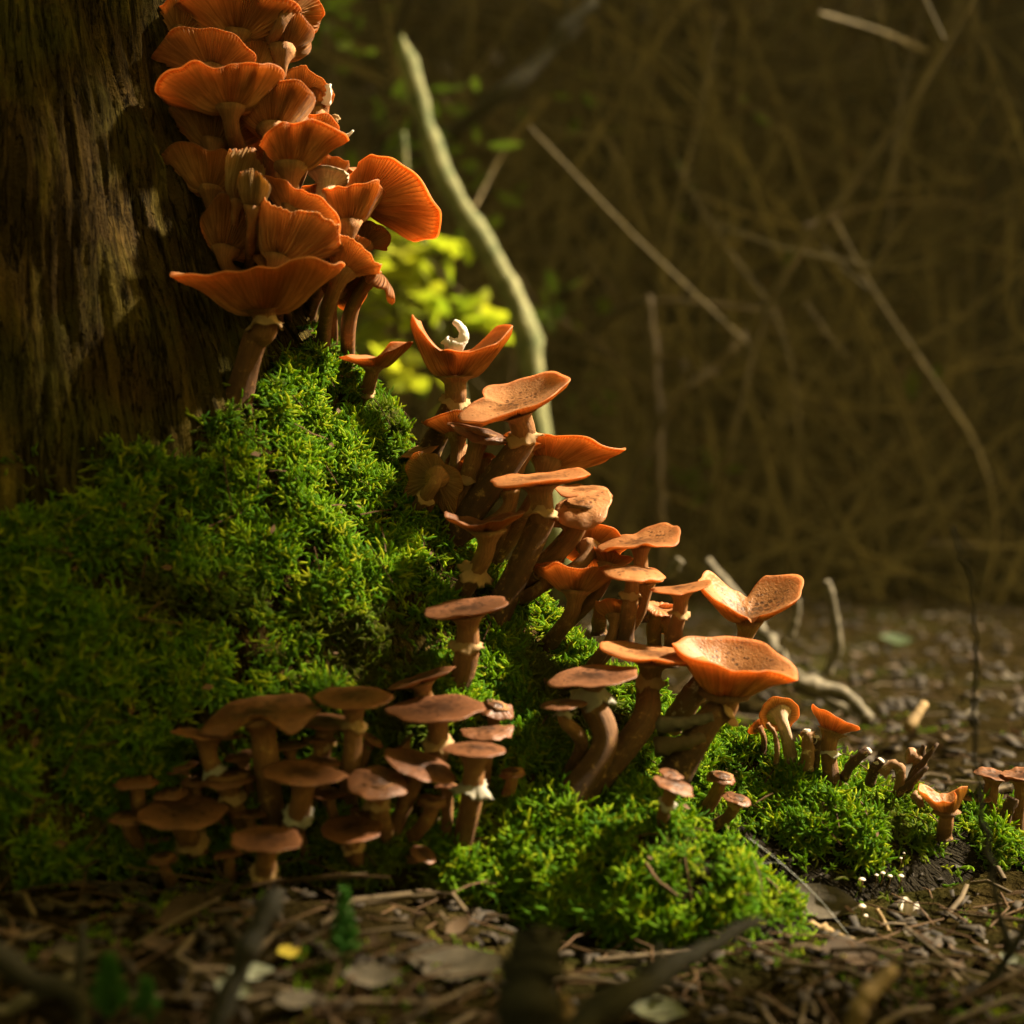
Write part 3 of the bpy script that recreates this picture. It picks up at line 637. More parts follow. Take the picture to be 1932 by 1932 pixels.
mm('folded mushroom with pale streaked edge drooping beside the spotted funnel', 650, 505, [(0, 30, 0, 62), (40, 44, 50, 66), (90, 50, 70, 60), (180, 50, 60, 60), (270, 46, 50, 54), (320, 30, 14, 60)], (585, 540), d=.885, pitch=-20, roll=-22, tone='pale', gill='fresh', wr=.02, group=GU, us=0)
mm('dark twisted mushroom hanging lowest in the trunk crowd with a rolled lip', 712, 508, [(0, -20, -60, 64), (90, 10, 20, 40), (180, 20, 30, 44), (270, -20, -95, 72), (315, -25, -100, 74)], (610, 560), d=.92, pitch=-12, roll=-38, tone='old', gill='old', wr=.02, group=GU)
mm('red glowing mushroom underside below the spotted funnel cap rim', 640, 545, [(0, 20, 14, 46), (90, 26, 30, 46), (180, 30, 34, 42), (270, 24, 14, 50)], (600, 600), d=.93, pitch=-52, roll=-16, tone='fresh', group=GU, sw=18)
mm('tiny orange mushroom tip poking up beside the dark twisted one', 672, 470, [(0, 60, 80, 26), (90, 60, 70, 40), (180, 60, 60, 30), (270, 60, 60, 26)], (610, 520), d=.90, pitch=-4, roll=-16, tone='fresh', sw=10, group=GU, G=40)
mm('decayed dark mushroom mass in the shadow beside the draped fold', 428, 470, [(0, 30, 10, 60), (90, 40, 50, 60), (180, 36, 30, 60), (270, 55, 60, 92)], (440, 520), d=.885, pitch=-32, roll=-10, tone='brown', gill='old', wav=14, group=GU)
mm('small brown mushroom tongue standing in the hollow of the spotted funnel', 510, 506, [(0, 60, 70, 30), (90, 60, 66, 46), (180, 55, 60, 36), (270, 60, 60, 30)], (500, 560), d=.885, pitch=0, roll=6, tone='old', sw=14, group=GU, G=44)
mm('big spotted funnel mushroom on a tall ringed stem against the trunk wood', 496, 566, [(0, 38, 34, 128), (25, 36, 34, 148), (60, 34, 24, 110), (90, 24, 14, 84), (130, 22, 12, 92), (180, 36, 12, 164), (215, 36, 20, 120), (270, 42, 42, 92), (315, 42, 46, 112), (340, 36, 50, 128)], (452, 772), d=.84, pitch=10, roll=2, tone='tan', sw=44, ring=.20, G=96, mid=(478, 650), wav=4, group=GU, thick=.16, rs=.8, stemlen=.06)

CRW = [(345, 60, 66, -40, -6, 'old'), (470, 140, 60, -36, 8, 'old'), (352, 215, 62, -34, 6, 'brown'), (470, 290, 58, -40, -10, 'old'), (585, 262, 56, -26, -8, 'fresh'), (430, 415, 60, -36, 8, 'old'),
       (605, 400, 54, -30, -16, 'fresh'), (560, 445, 62, -30, -10, 'old'), (600, 470, 56, -22, 10, 'tan'), (540, 20, 60, -40, -8, 'old'), (640, 440, 46, -30, -24, 'fresh'), (520, 330, 50, -36, 6, 'old'), (690, 455, 42, -26, -34, 'old')]
CRL = ['small brown gill cap squeezed beside the topmost mushroom', 'ragged cap wedged between the wide funnel and the boxy mushroom', 'dark cap pressed between wood and the collapsed brown mushroom', 'shaded cap under the round fan of ribbed gills', 'bright ruffled cap behind the flat topped funnel', 'shaded cap beneath the brown orange mushroom',
       'ruffled orange cap under the slim swept mushroom', 'rumpled cap between the slim swept mushroom and the draped fold', 'light cap leaning out over the draped fold', 'old cap behind the boxy mushroom lip', 'small ruffled orange cap under the small straight gilled cup', 'brown cap in the gap behind the short visible stem', 'little dark cap under the pointed orange cap']
for (x, y, R, pt, rl, tn), lb in zip(CRW, CRL):
    r_ = random.Random(x+y); mm(lb, x, y, [(k*45, r_.uniform(22, 52), r_.uniform(10, 66), R*r_.uniform(.8, 1.15)) for k in range(8)], (x-30, y+40), d=.93, pitch=pt, roll=rl, tone=tn, gill='fresh' if tn != 'brown' else 'old', wav=10, group=GU, G=64, sw=22)
# --- the upper ridge
mm('small cupped mushroom with a curled gilled lobe at the edge of the moss', 704, 684, [(0, 40, 36, 86), (25, 44, 40, 92), (60, 40, 60, 66), (90, 14, 5, 50), (180, 14, 4, 64), (270, 22, 30, 42), (315, 34, 60, 52)], (690, 765), d=.955, pitch=12, roll=-4, tone='tan', sw=26, ring=.5, group=GM, rs=.7)
mm('orange mushroom cup with two raised horns holding a white fragment', 860, 700, [(0, 46, 56, 142), (25, 48, 70, 120), (60, 40, 46, 70), (90, 38, 40, 72), (120, 40, 46, 76), (155, 58, 80, 128), (180, 60, 76, 138), (205, 58, 60, 112), (240, 46, 46, 70), (270, 44, 46, 66), (300, 44, 44, 68), (335, 42, 40, 100)], (862, 890), d=.95, pitch=8, roll=0, tone='tan', sw=38, ring=.34, G=96, mid=(848, 775), wav=3, group=GM, thick=.12, us=0)
mm('large tilted saucer mushroom with freckled orange top and ringed stem', 972, 762, [(0, 16, 24, 110), (45, 14, 26, 106), (90, 10, 16, 96), (125, 12, 28, 94), (140, 12, 30, 76), (160, 10, 6, 98), (180, 10, 0, 112), (225, 10, 4, 100), (270, 16, 24, 88), (315, 16, 30, 100)], (940, 985), d=.905, pitch=24, roll=15, tone='tan', sw=44, ring=.32, G=96, mid=(968, 860), wav=3, group=GM, thick=.16)
mm('brown mushroom with dark gills in the shadow under the horned cup', 862, 812, [(0, 24, 16, 66), (90, 20, 20, 56), (180, 26, 20, 68), (270, 36, 40, 58)], (878, 960), d=.945, pitch=-6, roll=2, tone='old', gill='old', sw=24, group=GM)
mm('brown scaly mushroom bending down under the tilted saucer', 908, 808, [(0, -10, -28, 62), (90, 0, 0, 50), (180, 4, -14, 66), (270, -18, -36, 56)], (912, 968), d=.925, pitch=10, roll=-12, tone='brown', gill='old', sw=32, ring=.36, group=GM)
mm('upright fan mushroom with yellowish gills turned out above the moss edge', 824, 900, [(0, 24, 16, 44), (45, 20, 12, 56), (80, 16, 8, 92), (100, 16, 8, 56), (115, 18, 10, 98), (150, 20, 12, 78), (180, 22, 14, 58), (230, 24, 14, 64), (270, 26, 18, 44), (315, 26, 18, 30)], (836, 962), d=.905, pitch=-74, roll=8, tone='old', gill='pale', sw=24, ring=.5, G=90, group=GM, thick=.07)
mm('pale pink mushroom cap half hidden behind the moss edge', 788, 842, F(42, -8, -30), (800, 920), d=.965, pitch=14, roll=18, tone='tan', group=GM, bd=.975)
mm('pale brown torn mushroom between the fan and the shaded stems', 862, 856, F(30, 10, 30), (862, 940), d=.955, pitch=-8, roll=50, tone='pale', wr=.03, group=GM)
mm('red orange mushroom with backlit gills spreading beside the tilted saucer', 1035, 866, [(0, 28, 16, 154), (15, 30, 24, 142), (50, 34, 40, 100), (100, 40, 50, 92), (150, 46, 50, 70), (200, 40, 40, 60), (270, 36, 30, 60), (320, 22, 8, 110), (345, 22, 8, 138)], (1000, 990), d=.945, pitch=-22, roll=-12, tone='fresh', sw=32, G=100, group=GM, wav=10)
mm('wavy freckled mushroom on a thick ringed stem rooted in the moss', 1018, 900, [(0, 2, 6, 98), (40, 6, 14, 92), (90, 4, 6, 80), (140, 2, -2, 84), (180, 4, -10, 98), (225, 2, -10, 88), (270, 4, -6, 80), (320, 6, 2, 88)], (982, 1082), d=.872, pitch=7, roll=3, tone='fresh', sw=44, ring=.32, G=90, mid=(1012, 1000), wav=5, group=GM, thick=.2)
mm('tan freckled mushroom with a folded over lip behind the wavy one', 1098, 922, [(0, 2, -70, 62), (90, 6, 4, 50), (180, 6, -6, 52), (270, 0, -30, 46)], (1046, 1035), d=.915, pitch=12, roll=2, tone='tan', group=GM, sw=26)
mm('saddle shaped mushroom with a pale drooping front tongue', 1098, 942, [(0, 0, -18, 58), (30, 6, 8, 56), (90, 6, 0, 50), (150, -6, -40, 56), (180, -12, -70, 62), (250, -22, -62, 78), (280, -24, -62, 80), (320, -10, -24, 60)], (1044, 1035), d=.892, pitch=16, roll=5, tone='tan', sw=32, group=GM, ring=.6)
mm('orange mushroom turned to show its gills below the saddle shaped one', 1112, 1030, [(0, 26, 18, 72), (40, 26, 18, 84), (90, 22, 14, 66), (135, 24, 16, 66), (180, 26, 20, 58), (225, 28, 24, 50), (270, 34, 34, 40), (320, 28, 20, 60)], (1090, 1090), d=.91, pitch=-50, roll=-8, tone='fresh', sw=24, G=84, group=GM)
mm('shallow V shaped mushroom with ragged ring, leaning out of the moss', 918, 992, [(0, 26, 24, 76), (90, 8, 8, 60), (180, 26, 18, 84), (270, 22, 28, 56)], (968, 1062), d=.862, pitch=10, roll=3, tone='brown', gill='fresh', sw=34, ring=.45, group=GM, thick=.15, rs=1.3)
# --- the foot of the ridge
mm('saddle topped freckled mushroom with one edge raised', 1208, 1020, [(0, 14, 16, 80), (40, 20, 26, 84), (90, 10, 6, 62), (150, 2, -4, 70), (180, 0, -6, 82), (230, 0, -8, 66), (270, 4, -6, 56), (320, 8, -6, 70)], (1206, 1150), d=.895, pitch=9, roll=3, tone='fresh', sw=26, ring=.28, group=GR, ringmat='ring', bd=.92)
mm('small domed mushroom with dark scales and a frilled ring', 1196, 1070, F(62, -8, -28, .9), (1180, 1200), d=.872, pitch=12, roll=-3, tone='fresh', sw=27, ring=.26, group=GR, bd=.885, wav=3, thick=.2)
mm('small flared mushroom with one upturned tip and frilled ring', 1284, 1106, [(0, 10, 12, 58), (90, -4, -8, 46), (180, 2, -8, 58), (270, -6, -10, 46)], (1268, 1215), d=.872, pitch=6, roll=4, tone='fresh', sw=27, ring=.30, group=GR, bd=.885, wav=3, thick=.2)
mm('butterfly shaped mushroom with two raised lobes and freckled hollow', 1412, 1162, [(0, 34, 30, 118), (30, 30, 34, 126), (60, 30, 40, 104), (85, 24, 14, 52), (105, 26, 30, 66), (140, 42, 62, 116), (180, 46, 52, 124), (220, 44, 44, 92), (255, 32, 26, 46), (272, 10, -8, 36), (290, 30, 34, 44), (330, 34, 32, 92)], (1330, 1330), d=.90, pitch=22, roll=2, tone='fresh', sw=30, G=100, wav=2, group=GR, us=0, thick=.1)
mm('shadowed gill cup mushroom at the mossy end of the foot group', 1086, 1108, [(0, 34, 24, 92), (90, 24, 24, 60), (180, 34, 10, 92), (270, 46, 50, 62)], (1072, 1160), d=.895, pitch=-8, roll=-2, tone='old', gill='fresh', sw=28, G=80, group=GR)
mm('orange mushroom scrap lying behind the domed scaly one', 1135, 1140, F(46, 10, -30), (1130, 1175), d=.93, pitch=-10, roll=-12, tone='fresh', group=GR, bd=.94)
mm('pale curled mushroom showing gills between the two frilled stems', 1243, 1146, [(0, 20, 80, 36), (90, 10, 10, 30), (180, 10, -40, 34), (270, 0, -50, 40)], (1235, 1220), d=.925, pitch=10, roll=-20, tone='tan', wr=.03, group=GR, bd=.935)
mm('red mushroom half hidden behind the flared one', 1262, 1176, F(40, 30, 30), (1262, 1235), d=.93, pitch=-50, roll=20, tone='fresh', group=GR, bd=.94)
mm('broad freckled mushroom on a long stem curving down into the moss', 1232, 1232, [(0, 6, -2, 104), (40, 4, 0, 92), (90, 0, -4, 88), (180, 6, 4, 102), (230, 6, 2, 92), (270, 10, 6, 80), (320, 8, 0, 94)], (1098, 1508), d=.845, pitch=8, roll=-7, tone='fresh', sw=44, ring=.23, G=90, mid=(1208, 1370), wav=3, group=GR, thick=.2)
mm('largest bowl shaped mushroom with wavy upturned rim and dark base', 1368, 1290, [(0, 24, 8, 134), (30, 30, 30, 132), (60, 26, 46, 122), (90, 24, 52, 118), (120, 28, 46, 120), (150, 36, 34, 128), (180, 44, 44, 122), (215, 48, 50, 116), (250, 54, 50, 104), (280, 54, 46, 100), (310, 46, 40, 112), (340, 28, 0, 138)], (1268, 1440), d=.835, pitch=19, roll=-3, tone='fresh', sw=48, ring=.40, G=110, mid=(1335, 1360), wav=3, group=GR, us=0, thick=.18, bd=.83, rs=.8)
mm('slanted freckled mushroom with a pale skirt on a bent stem', 1118, 1272, [(0, 4, 6, 88), (90, 0, -6, 76), (180, 0, -22, 86), (270, 4, -14, 72)], (1084, 1512), d=.815, pitch=9, roll=3, tone='brown', gill='fresh', sw=46, ring=.22, G=80, mid=(1142, 1405), wav=3, group=GR, thick=.2, ringmat='ring_white', rs=1.3)
mm('little mushroom with a thin bent stem beside the slanted one', 1064, 1322, [(0, -4, -16, 44), (90, -4, -16, 42), (180, -8, -34, 46), (270, -6, -20, 40)], (1076, 1470), d=.80, pitch=6, roll=2, tone='brown', gill='pale', sw=24, ring=.22, G=60, mid=(1098, 1405), wav=3, group=GR, ringmat='ring_white')
mm('small red brown mushroom, upper one of the stacked pair in the hollow', 1268, 1456, F(24, -6, -30), (1262, 1560), dd=-.004, pitch=12, roll=-14, tone='brown', sw=14, G=44, group=GR)
mm('small brown mushroom, lower one of the stacked pair in the hollow', 1274, 1476, F(42, -6, -24, .85), (1250, 1568), dd=-.012, pitch=14, roll=-20, tone='brown', sw=24, G=50, ring=.3, group=GR, ringmat='ring_white')
mm('small round headed mushroom on a leaning stem in the hollow', 1362, 1458, F(33, -16, -62), (1328, 1545), dd=-.006, pitch=10, roll=-6, tone='brown', sw=24, G=50, group=GR, thick=.2)
mm('small mushroom with a flat cap and hooked stem in the hollow', 1392, 1502, F(30, -6, -30), (1330, 1556), dd=-.012, pitch=12, roll=-14, tone='brown', sw=20, G=44, ring=.25, group=GR, mid=(1368, 1545))
# --- the shaded cluster in front
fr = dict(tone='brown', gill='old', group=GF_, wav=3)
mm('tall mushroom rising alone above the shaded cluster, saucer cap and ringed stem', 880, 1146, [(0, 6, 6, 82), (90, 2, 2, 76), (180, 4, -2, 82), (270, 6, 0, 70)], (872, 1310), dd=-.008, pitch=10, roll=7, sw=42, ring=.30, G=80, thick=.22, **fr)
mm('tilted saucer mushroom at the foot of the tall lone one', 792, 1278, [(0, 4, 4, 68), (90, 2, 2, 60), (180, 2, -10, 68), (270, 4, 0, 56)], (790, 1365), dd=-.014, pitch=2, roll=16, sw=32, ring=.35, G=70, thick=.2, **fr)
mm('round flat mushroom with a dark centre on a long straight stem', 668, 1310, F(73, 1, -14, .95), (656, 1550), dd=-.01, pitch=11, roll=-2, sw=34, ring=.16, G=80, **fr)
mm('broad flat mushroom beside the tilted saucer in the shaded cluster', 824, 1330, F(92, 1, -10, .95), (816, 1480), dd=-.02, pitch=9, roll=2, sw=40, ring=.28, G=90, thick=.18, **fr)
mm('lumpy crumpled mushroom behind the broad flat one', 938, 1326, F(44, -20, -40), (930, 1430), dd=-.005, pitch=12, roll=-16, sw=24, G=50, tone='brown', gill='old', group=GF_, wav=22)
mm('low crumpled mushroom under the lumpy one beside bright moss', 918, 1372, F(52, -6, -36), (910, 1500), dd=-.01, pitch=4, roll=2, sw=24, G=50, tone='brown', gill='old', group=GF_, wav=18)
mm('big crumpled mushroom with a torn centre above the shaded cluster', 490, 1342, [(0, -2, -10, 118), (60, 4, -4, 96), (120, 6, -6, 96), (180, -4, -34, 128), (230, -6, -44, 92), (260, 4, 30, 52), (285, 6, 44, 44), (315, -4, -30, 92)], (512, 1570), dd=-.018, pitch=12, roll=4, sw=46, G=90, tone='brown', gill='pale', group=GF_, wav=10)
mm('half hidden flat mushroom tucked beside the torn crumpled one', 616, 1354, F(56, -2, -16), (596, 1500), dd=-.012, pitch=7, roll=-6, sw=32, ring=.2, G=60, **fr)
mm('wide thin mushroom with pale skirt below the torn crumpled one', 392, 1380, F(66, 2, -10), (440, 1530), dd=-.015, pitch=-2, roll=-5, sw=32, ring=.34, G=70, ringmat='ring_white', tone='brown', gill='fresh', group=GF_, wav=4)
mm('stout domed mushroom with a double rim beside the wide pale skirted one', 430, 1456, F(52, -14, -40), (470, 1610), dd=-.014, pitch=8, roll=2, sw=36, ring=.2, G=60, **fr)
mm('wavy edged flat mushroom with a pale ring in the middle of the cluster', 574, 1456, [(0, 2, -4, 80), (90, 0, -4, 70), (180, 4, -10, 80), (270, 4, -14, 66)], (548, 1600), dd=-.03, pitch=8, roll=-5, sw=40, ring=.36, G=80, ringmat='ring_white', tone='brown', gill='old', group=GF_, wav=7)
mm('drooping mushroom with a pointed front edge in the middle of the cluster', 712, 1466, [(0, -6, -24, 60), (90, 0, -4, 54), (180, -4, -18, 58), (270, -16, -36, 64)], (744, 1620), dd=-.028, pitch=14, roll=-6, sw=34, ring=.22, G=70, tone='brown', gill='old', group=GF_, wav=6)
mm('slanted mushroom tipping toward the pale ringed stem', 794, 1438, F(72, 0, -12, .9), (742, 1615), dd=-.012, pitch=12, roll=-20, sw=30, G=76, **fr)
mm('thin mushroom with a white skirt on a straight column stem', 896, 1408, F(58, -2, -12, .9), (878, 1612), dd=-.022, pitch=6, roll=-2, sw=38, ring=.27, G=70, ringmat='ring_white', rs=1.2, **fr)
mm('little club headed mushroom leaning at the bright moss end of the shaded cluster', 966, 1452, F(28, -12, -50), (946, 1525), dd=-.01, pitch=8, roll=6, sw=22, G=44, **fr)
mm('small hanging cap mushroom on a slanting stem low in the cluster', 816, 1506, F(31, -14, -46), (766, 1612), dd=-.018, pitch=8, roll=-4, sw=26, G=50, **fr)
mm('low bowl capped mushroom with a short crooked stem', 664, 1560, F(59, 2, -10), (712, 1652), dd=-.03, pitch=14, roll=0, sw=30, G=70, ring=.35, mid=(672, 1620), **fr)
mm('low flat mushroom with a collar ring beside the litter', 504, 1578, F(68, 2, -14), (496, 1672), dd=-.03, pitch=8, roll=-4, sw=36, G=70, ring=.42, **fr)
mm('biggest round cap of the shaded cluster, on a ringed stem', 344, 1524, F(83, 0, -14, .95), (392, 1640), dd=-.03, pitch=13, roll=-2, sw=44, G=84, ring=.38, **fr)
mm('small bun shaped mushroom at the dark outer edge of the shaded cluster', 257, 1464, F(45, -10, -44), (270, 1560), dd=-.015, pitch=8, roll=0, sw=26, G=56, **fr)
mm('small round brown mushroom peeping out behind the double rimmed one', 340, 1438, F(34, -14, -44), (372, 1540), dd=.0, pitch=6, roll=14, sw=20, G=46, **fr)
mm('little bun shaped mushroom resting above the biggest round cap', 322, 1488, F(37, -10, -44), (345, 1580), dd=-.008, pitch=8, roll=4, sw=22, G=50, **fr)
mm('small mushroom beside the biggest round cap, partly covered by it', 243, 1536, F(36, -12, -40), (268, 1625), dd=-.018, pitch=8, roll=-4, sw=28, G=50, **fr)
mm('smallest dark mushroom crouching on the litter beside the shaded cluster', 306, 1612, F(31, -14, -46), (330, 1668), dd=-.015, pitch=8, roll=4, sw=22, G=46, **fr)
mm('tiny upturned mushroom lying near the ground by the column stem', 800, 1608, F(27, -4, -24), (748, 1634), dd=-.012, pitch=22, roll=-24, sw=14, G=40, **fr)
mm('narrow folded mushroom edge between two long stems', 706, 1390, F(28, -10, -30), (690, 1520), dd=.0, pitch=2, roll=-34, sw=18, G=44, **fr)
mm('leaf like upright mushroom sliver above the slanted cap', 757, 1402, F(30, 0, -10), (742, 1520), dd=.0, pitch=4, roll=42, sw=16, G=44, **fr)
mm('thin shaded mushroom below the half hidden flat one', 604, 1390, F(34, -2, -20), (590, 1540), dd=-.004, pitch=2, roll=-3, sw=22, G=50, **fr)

FXW = [(405, 1512, 40, 462, 1612), (470, 1530, 34, 500, 1630), (622, 1492, 36, 640, 1600), (560, 1545, 32, 575, 1630), (300, 1572, 34, 322, 1652), (430, 1606, 30, 440, 1662), (610, 1430, 38, 622, 1560), (690, 1530, 30, 700, 1630), (545, 1400, 40, 560, 1540), (455, 1420, 36, 480, 1560), (845, 1480, 26, 850, 1590), (370, 1470, 30, 395, 1590)]
FXL = ['small cap between the double rimmed mushroom and the biggest round cap', 'small cap below the double rimmed mushroom', 'small cap under the wavy edged flat one', 'small low cap beside the collar ringed one', 'small cap under the biggest round cap', 'tiny cap between collar ringed and crouching mushrooms',
       'dim cap behind the wavy edged flat one', 'little cap under the drooping pointed one', 'dim cap under the torn crumpled one', 'dim cap below the broad lobe of the torn crumpled one', 'little cap beside the white skirted column stem', 'little cap above the biggest round cap, near the double rim']
for (x, y, R, bx_, by_), lb in zip(FXW, FXL):
    r_ = random.Random(x*3+y); mm(lb, x, y, F(R, r_.uniform(-10, 2), r_.uniform(-40, -12), r_.uniform(.85, 1)), (bx_, by_), dd=-.006, pitch=r_.uniform(4, 13), roll=r_.uniform(-12, 12), sw=20, G=46, tone='brown', gill='old', group=GF_, wav=7)
MXW = [(985, 850, 44, 985, 940, .935, 'old', -14, -10), (1075, 985, 46, 1050, 1050, .905, 'fresh', -20, 8), (1150, 1062, 44, 1130, 1120, .905, 'fresh', -16, -12), (1215, 1095, 40, 1200, 1170, .90, 'tan', 6, 6), (960, 925, 40, 950, 985, .925, 'old', -8, 12), (1030, 1075, 42, 1030, 1120, .905, 'old', -10, 8), (905, 870, 34, 905, 950, .94, 'old', -16, 14), (1165, 1160, 44, 1150, 1200, .89, 'fresh', -24, -8)]
MXL = ['ruffled cap in the gap beside the tilted saucer stem', 'ruffled orange cap under the saddle shaped mushroom', 'ruffled orange cap beside the domed scaly mushroom', 'light cap between the domed and the flared mushroom', 'shaded cap behind the wavy freckled mushroom', 'shaded cap at the moss edge under the gill turned one', 'dim cap between the shaded stems under the horned cup', 'orange cap low behind the frilled stems']
for (x, y, R, bx_, by_, dp, tn, pt, rl), lb in zip(MXW, MXL):
    r_ = random.Random(x*5+y); mm(lb, x, y, [(k*60, r_.uniform(8, 42), r_.uniform(-10, 60), R*r_.uniform(.85, 1.15)) for k in range(6)], (bx_, by_), d=dp, pitch=pt, roll=rl, tone=tn, gill='fresh', wav=12, sw=22, G=60, group=GM)
# --- behind the right hand root
mm('round mushroom tipped back to show its pale gill disc and white stem top', 1470, 1348, [(0, 8, -10, 38), (90, 6, -10, 36), (180, 8, -10, 38), (270, 8, -10, 40)], (1494, 1440), d=.905, pitch=-66, roll=6, tone='fresh', gill='pale', sw=22, stem='stem_pale', G=64, group=GS, bd=.91, wav=4, thick=.06)
mm('small orange mushroom scrap leaning on the pale gill disc', 1432, 1374, F(22, 20, 30), (1440, 1400), d=.915, pitch=-40, roll=40, tone='fresh', sw=10, G=40, group=GS, bd=.915)
mm('tilted orange mushroom cup on a dark stem behind the mossy root', 1572, 1372, [(0, 30, 20, 50), (90, 24, 30, 40), (180, 34, 34, 56), (270, 40, 40, 40)], (1570, 1465), d=.905, pitch=-4, roll=-22, tone='tan', gill='fresh', sw=28, ring=.35, G=70, group=GS, bd=.905, ringmat='ring_white', thick=.2)
mm('torn upturned mushroom with gills facing up at the end of the moss', 1785, 1526, [(0, 60, 80, 62), (45, 40, 40, 50), (90, 30, 30, 40), (135, 50, 50, 70), (180, 50, 60, 50), (270, 40, 60, 46), (320, 70, 84, 50)], (1780, 1560), d=.89, pitch=6, roll=4, tone='fresh', gill='pale', sw=26, G=60, group=GS, wav=12, bd=.90)
mm('speckled brown mushroom with sunken top beside the torn upturned one', 1874, 1462, F(36, 10, -6), (1866, 1575), d=.96, pitch=8, roll=-6, tone='brown', sw=24, G=50, group=GS, bd=.96)
mm('upcurved speckled brown mushroom touching the sunken topped one', 1926, 1464, F(36, 16, 10), (1916, 1575), d=.955, pitch=6, roll=8, tone='brown', sw=24, G=50, group=GS, bd=.955)
mm('low speckled mushroom hidden behind the torn upturned one', 1842, 1500, F(28, -6, -20), (1845, 1570), d=.955, pitch=8, roll=0, tone='brown', sw=20, G=44, group=GS, bd=.955)
# ------------------------------------------------------------------ forest behind
def tree(label, x, y, r, lean, crown_z, crown_r, seed, dead=60, leaf='conifer', nleaf=1500, height=9):
    rnd = random.Random(seed); z0 = gz(x, y); root = empty('forest_tree', (x, y, z0)); tag(root, label, 'tree', 'trees of the dark wood')
    pts = crs([(0, 0, -.1), (lean[0]*.3, lean[1]*.3, height*.3), (lean[0]*.6, lean[1]*.6, height*.6), (lean[0], lean[1], height)], 6)
    mb = MB().tube(pts, lambda t: r*(1-.75*t)*(1+.5*max(0, .06-t)/.06), 12, True, .06, seed); mb.build('trunk', M['bark'], root)
    at_ = lambda z: Vector((lean[0]*z/height, lean[1]*z/height, z))
    tw = MB()
    for i in range(dead):
        z = rnd.uniform(.15, 3.2); a = rnd.uniform(0, 6.283); L = rnd.uniform(.3, 1.3); d = Vector((math.cos(a), math.sin(a), rnd.uniform(-.45, .25)))
        p = at_(z); q = [p, p+d*L*.4+Vector((0, 0, -.03)), p+d*L*.75+Vector((rnd.gauss(0, .05), rnd.gauss(0, .05), -.1)), p+d*L+Vector((rnd.gauss(0, .1), rnd.gauss(0, .1), -.22))]
        q = crs(q, 3); tw.tube(q, lambda t: .010*(1-.8*t)+.0015, 4, False)
        for k in range(4):
            b = q[rnd.randrange(2, len(q))]; e = (d+Vector((rnd.gauss(0, .7), rnd.gauss(0, .7), rnd.gauss(-.2, .5)))).normalized()*rnd.uniform(.1, .35)
            tw.tube([b, b+e*.5+Vector((0, 0, -.01)), b+e], lambda t: .004*(1-.7*t), 3, False)
    if dead: tw.build('dead_branches', M['twig'], root)
    cr = MB()
    for i in range(nleaf*3):
        h = rnd.random()**.8; z = crown_z+(height+.4-crown_z)*h; a = rnd.uniform(0, 6.283); rr = crown_r*(1-h*.8)*math.sqrt(rnd.random())
        p = at_(z)+Vector((math.cos(a)*rr, math.sin(a)*rr, -rr*.3+rnd.gauss(0, .1))); L = rnd.uniform(.14, .32); w_ = L*.35
        d = Vector((math.cos(a+rnd.gauss(0, .5)), math.sin(a+rnd.gauss(0, .5)), rnd.uniform(-.7, .2))).normalized(); u = d.cross(Vector((rnd.gauss(0, .4), rnd.gauss(0, .4), 1))).normalized()
        cr.add([p, p+d*L*.5+u*w_, p+d*L, p+d*L*.5-u*w_], [(0, 1, 2, 3)])
    if nleaf: cr.build('crown', M[leaf], root, smooth=False)
    return root
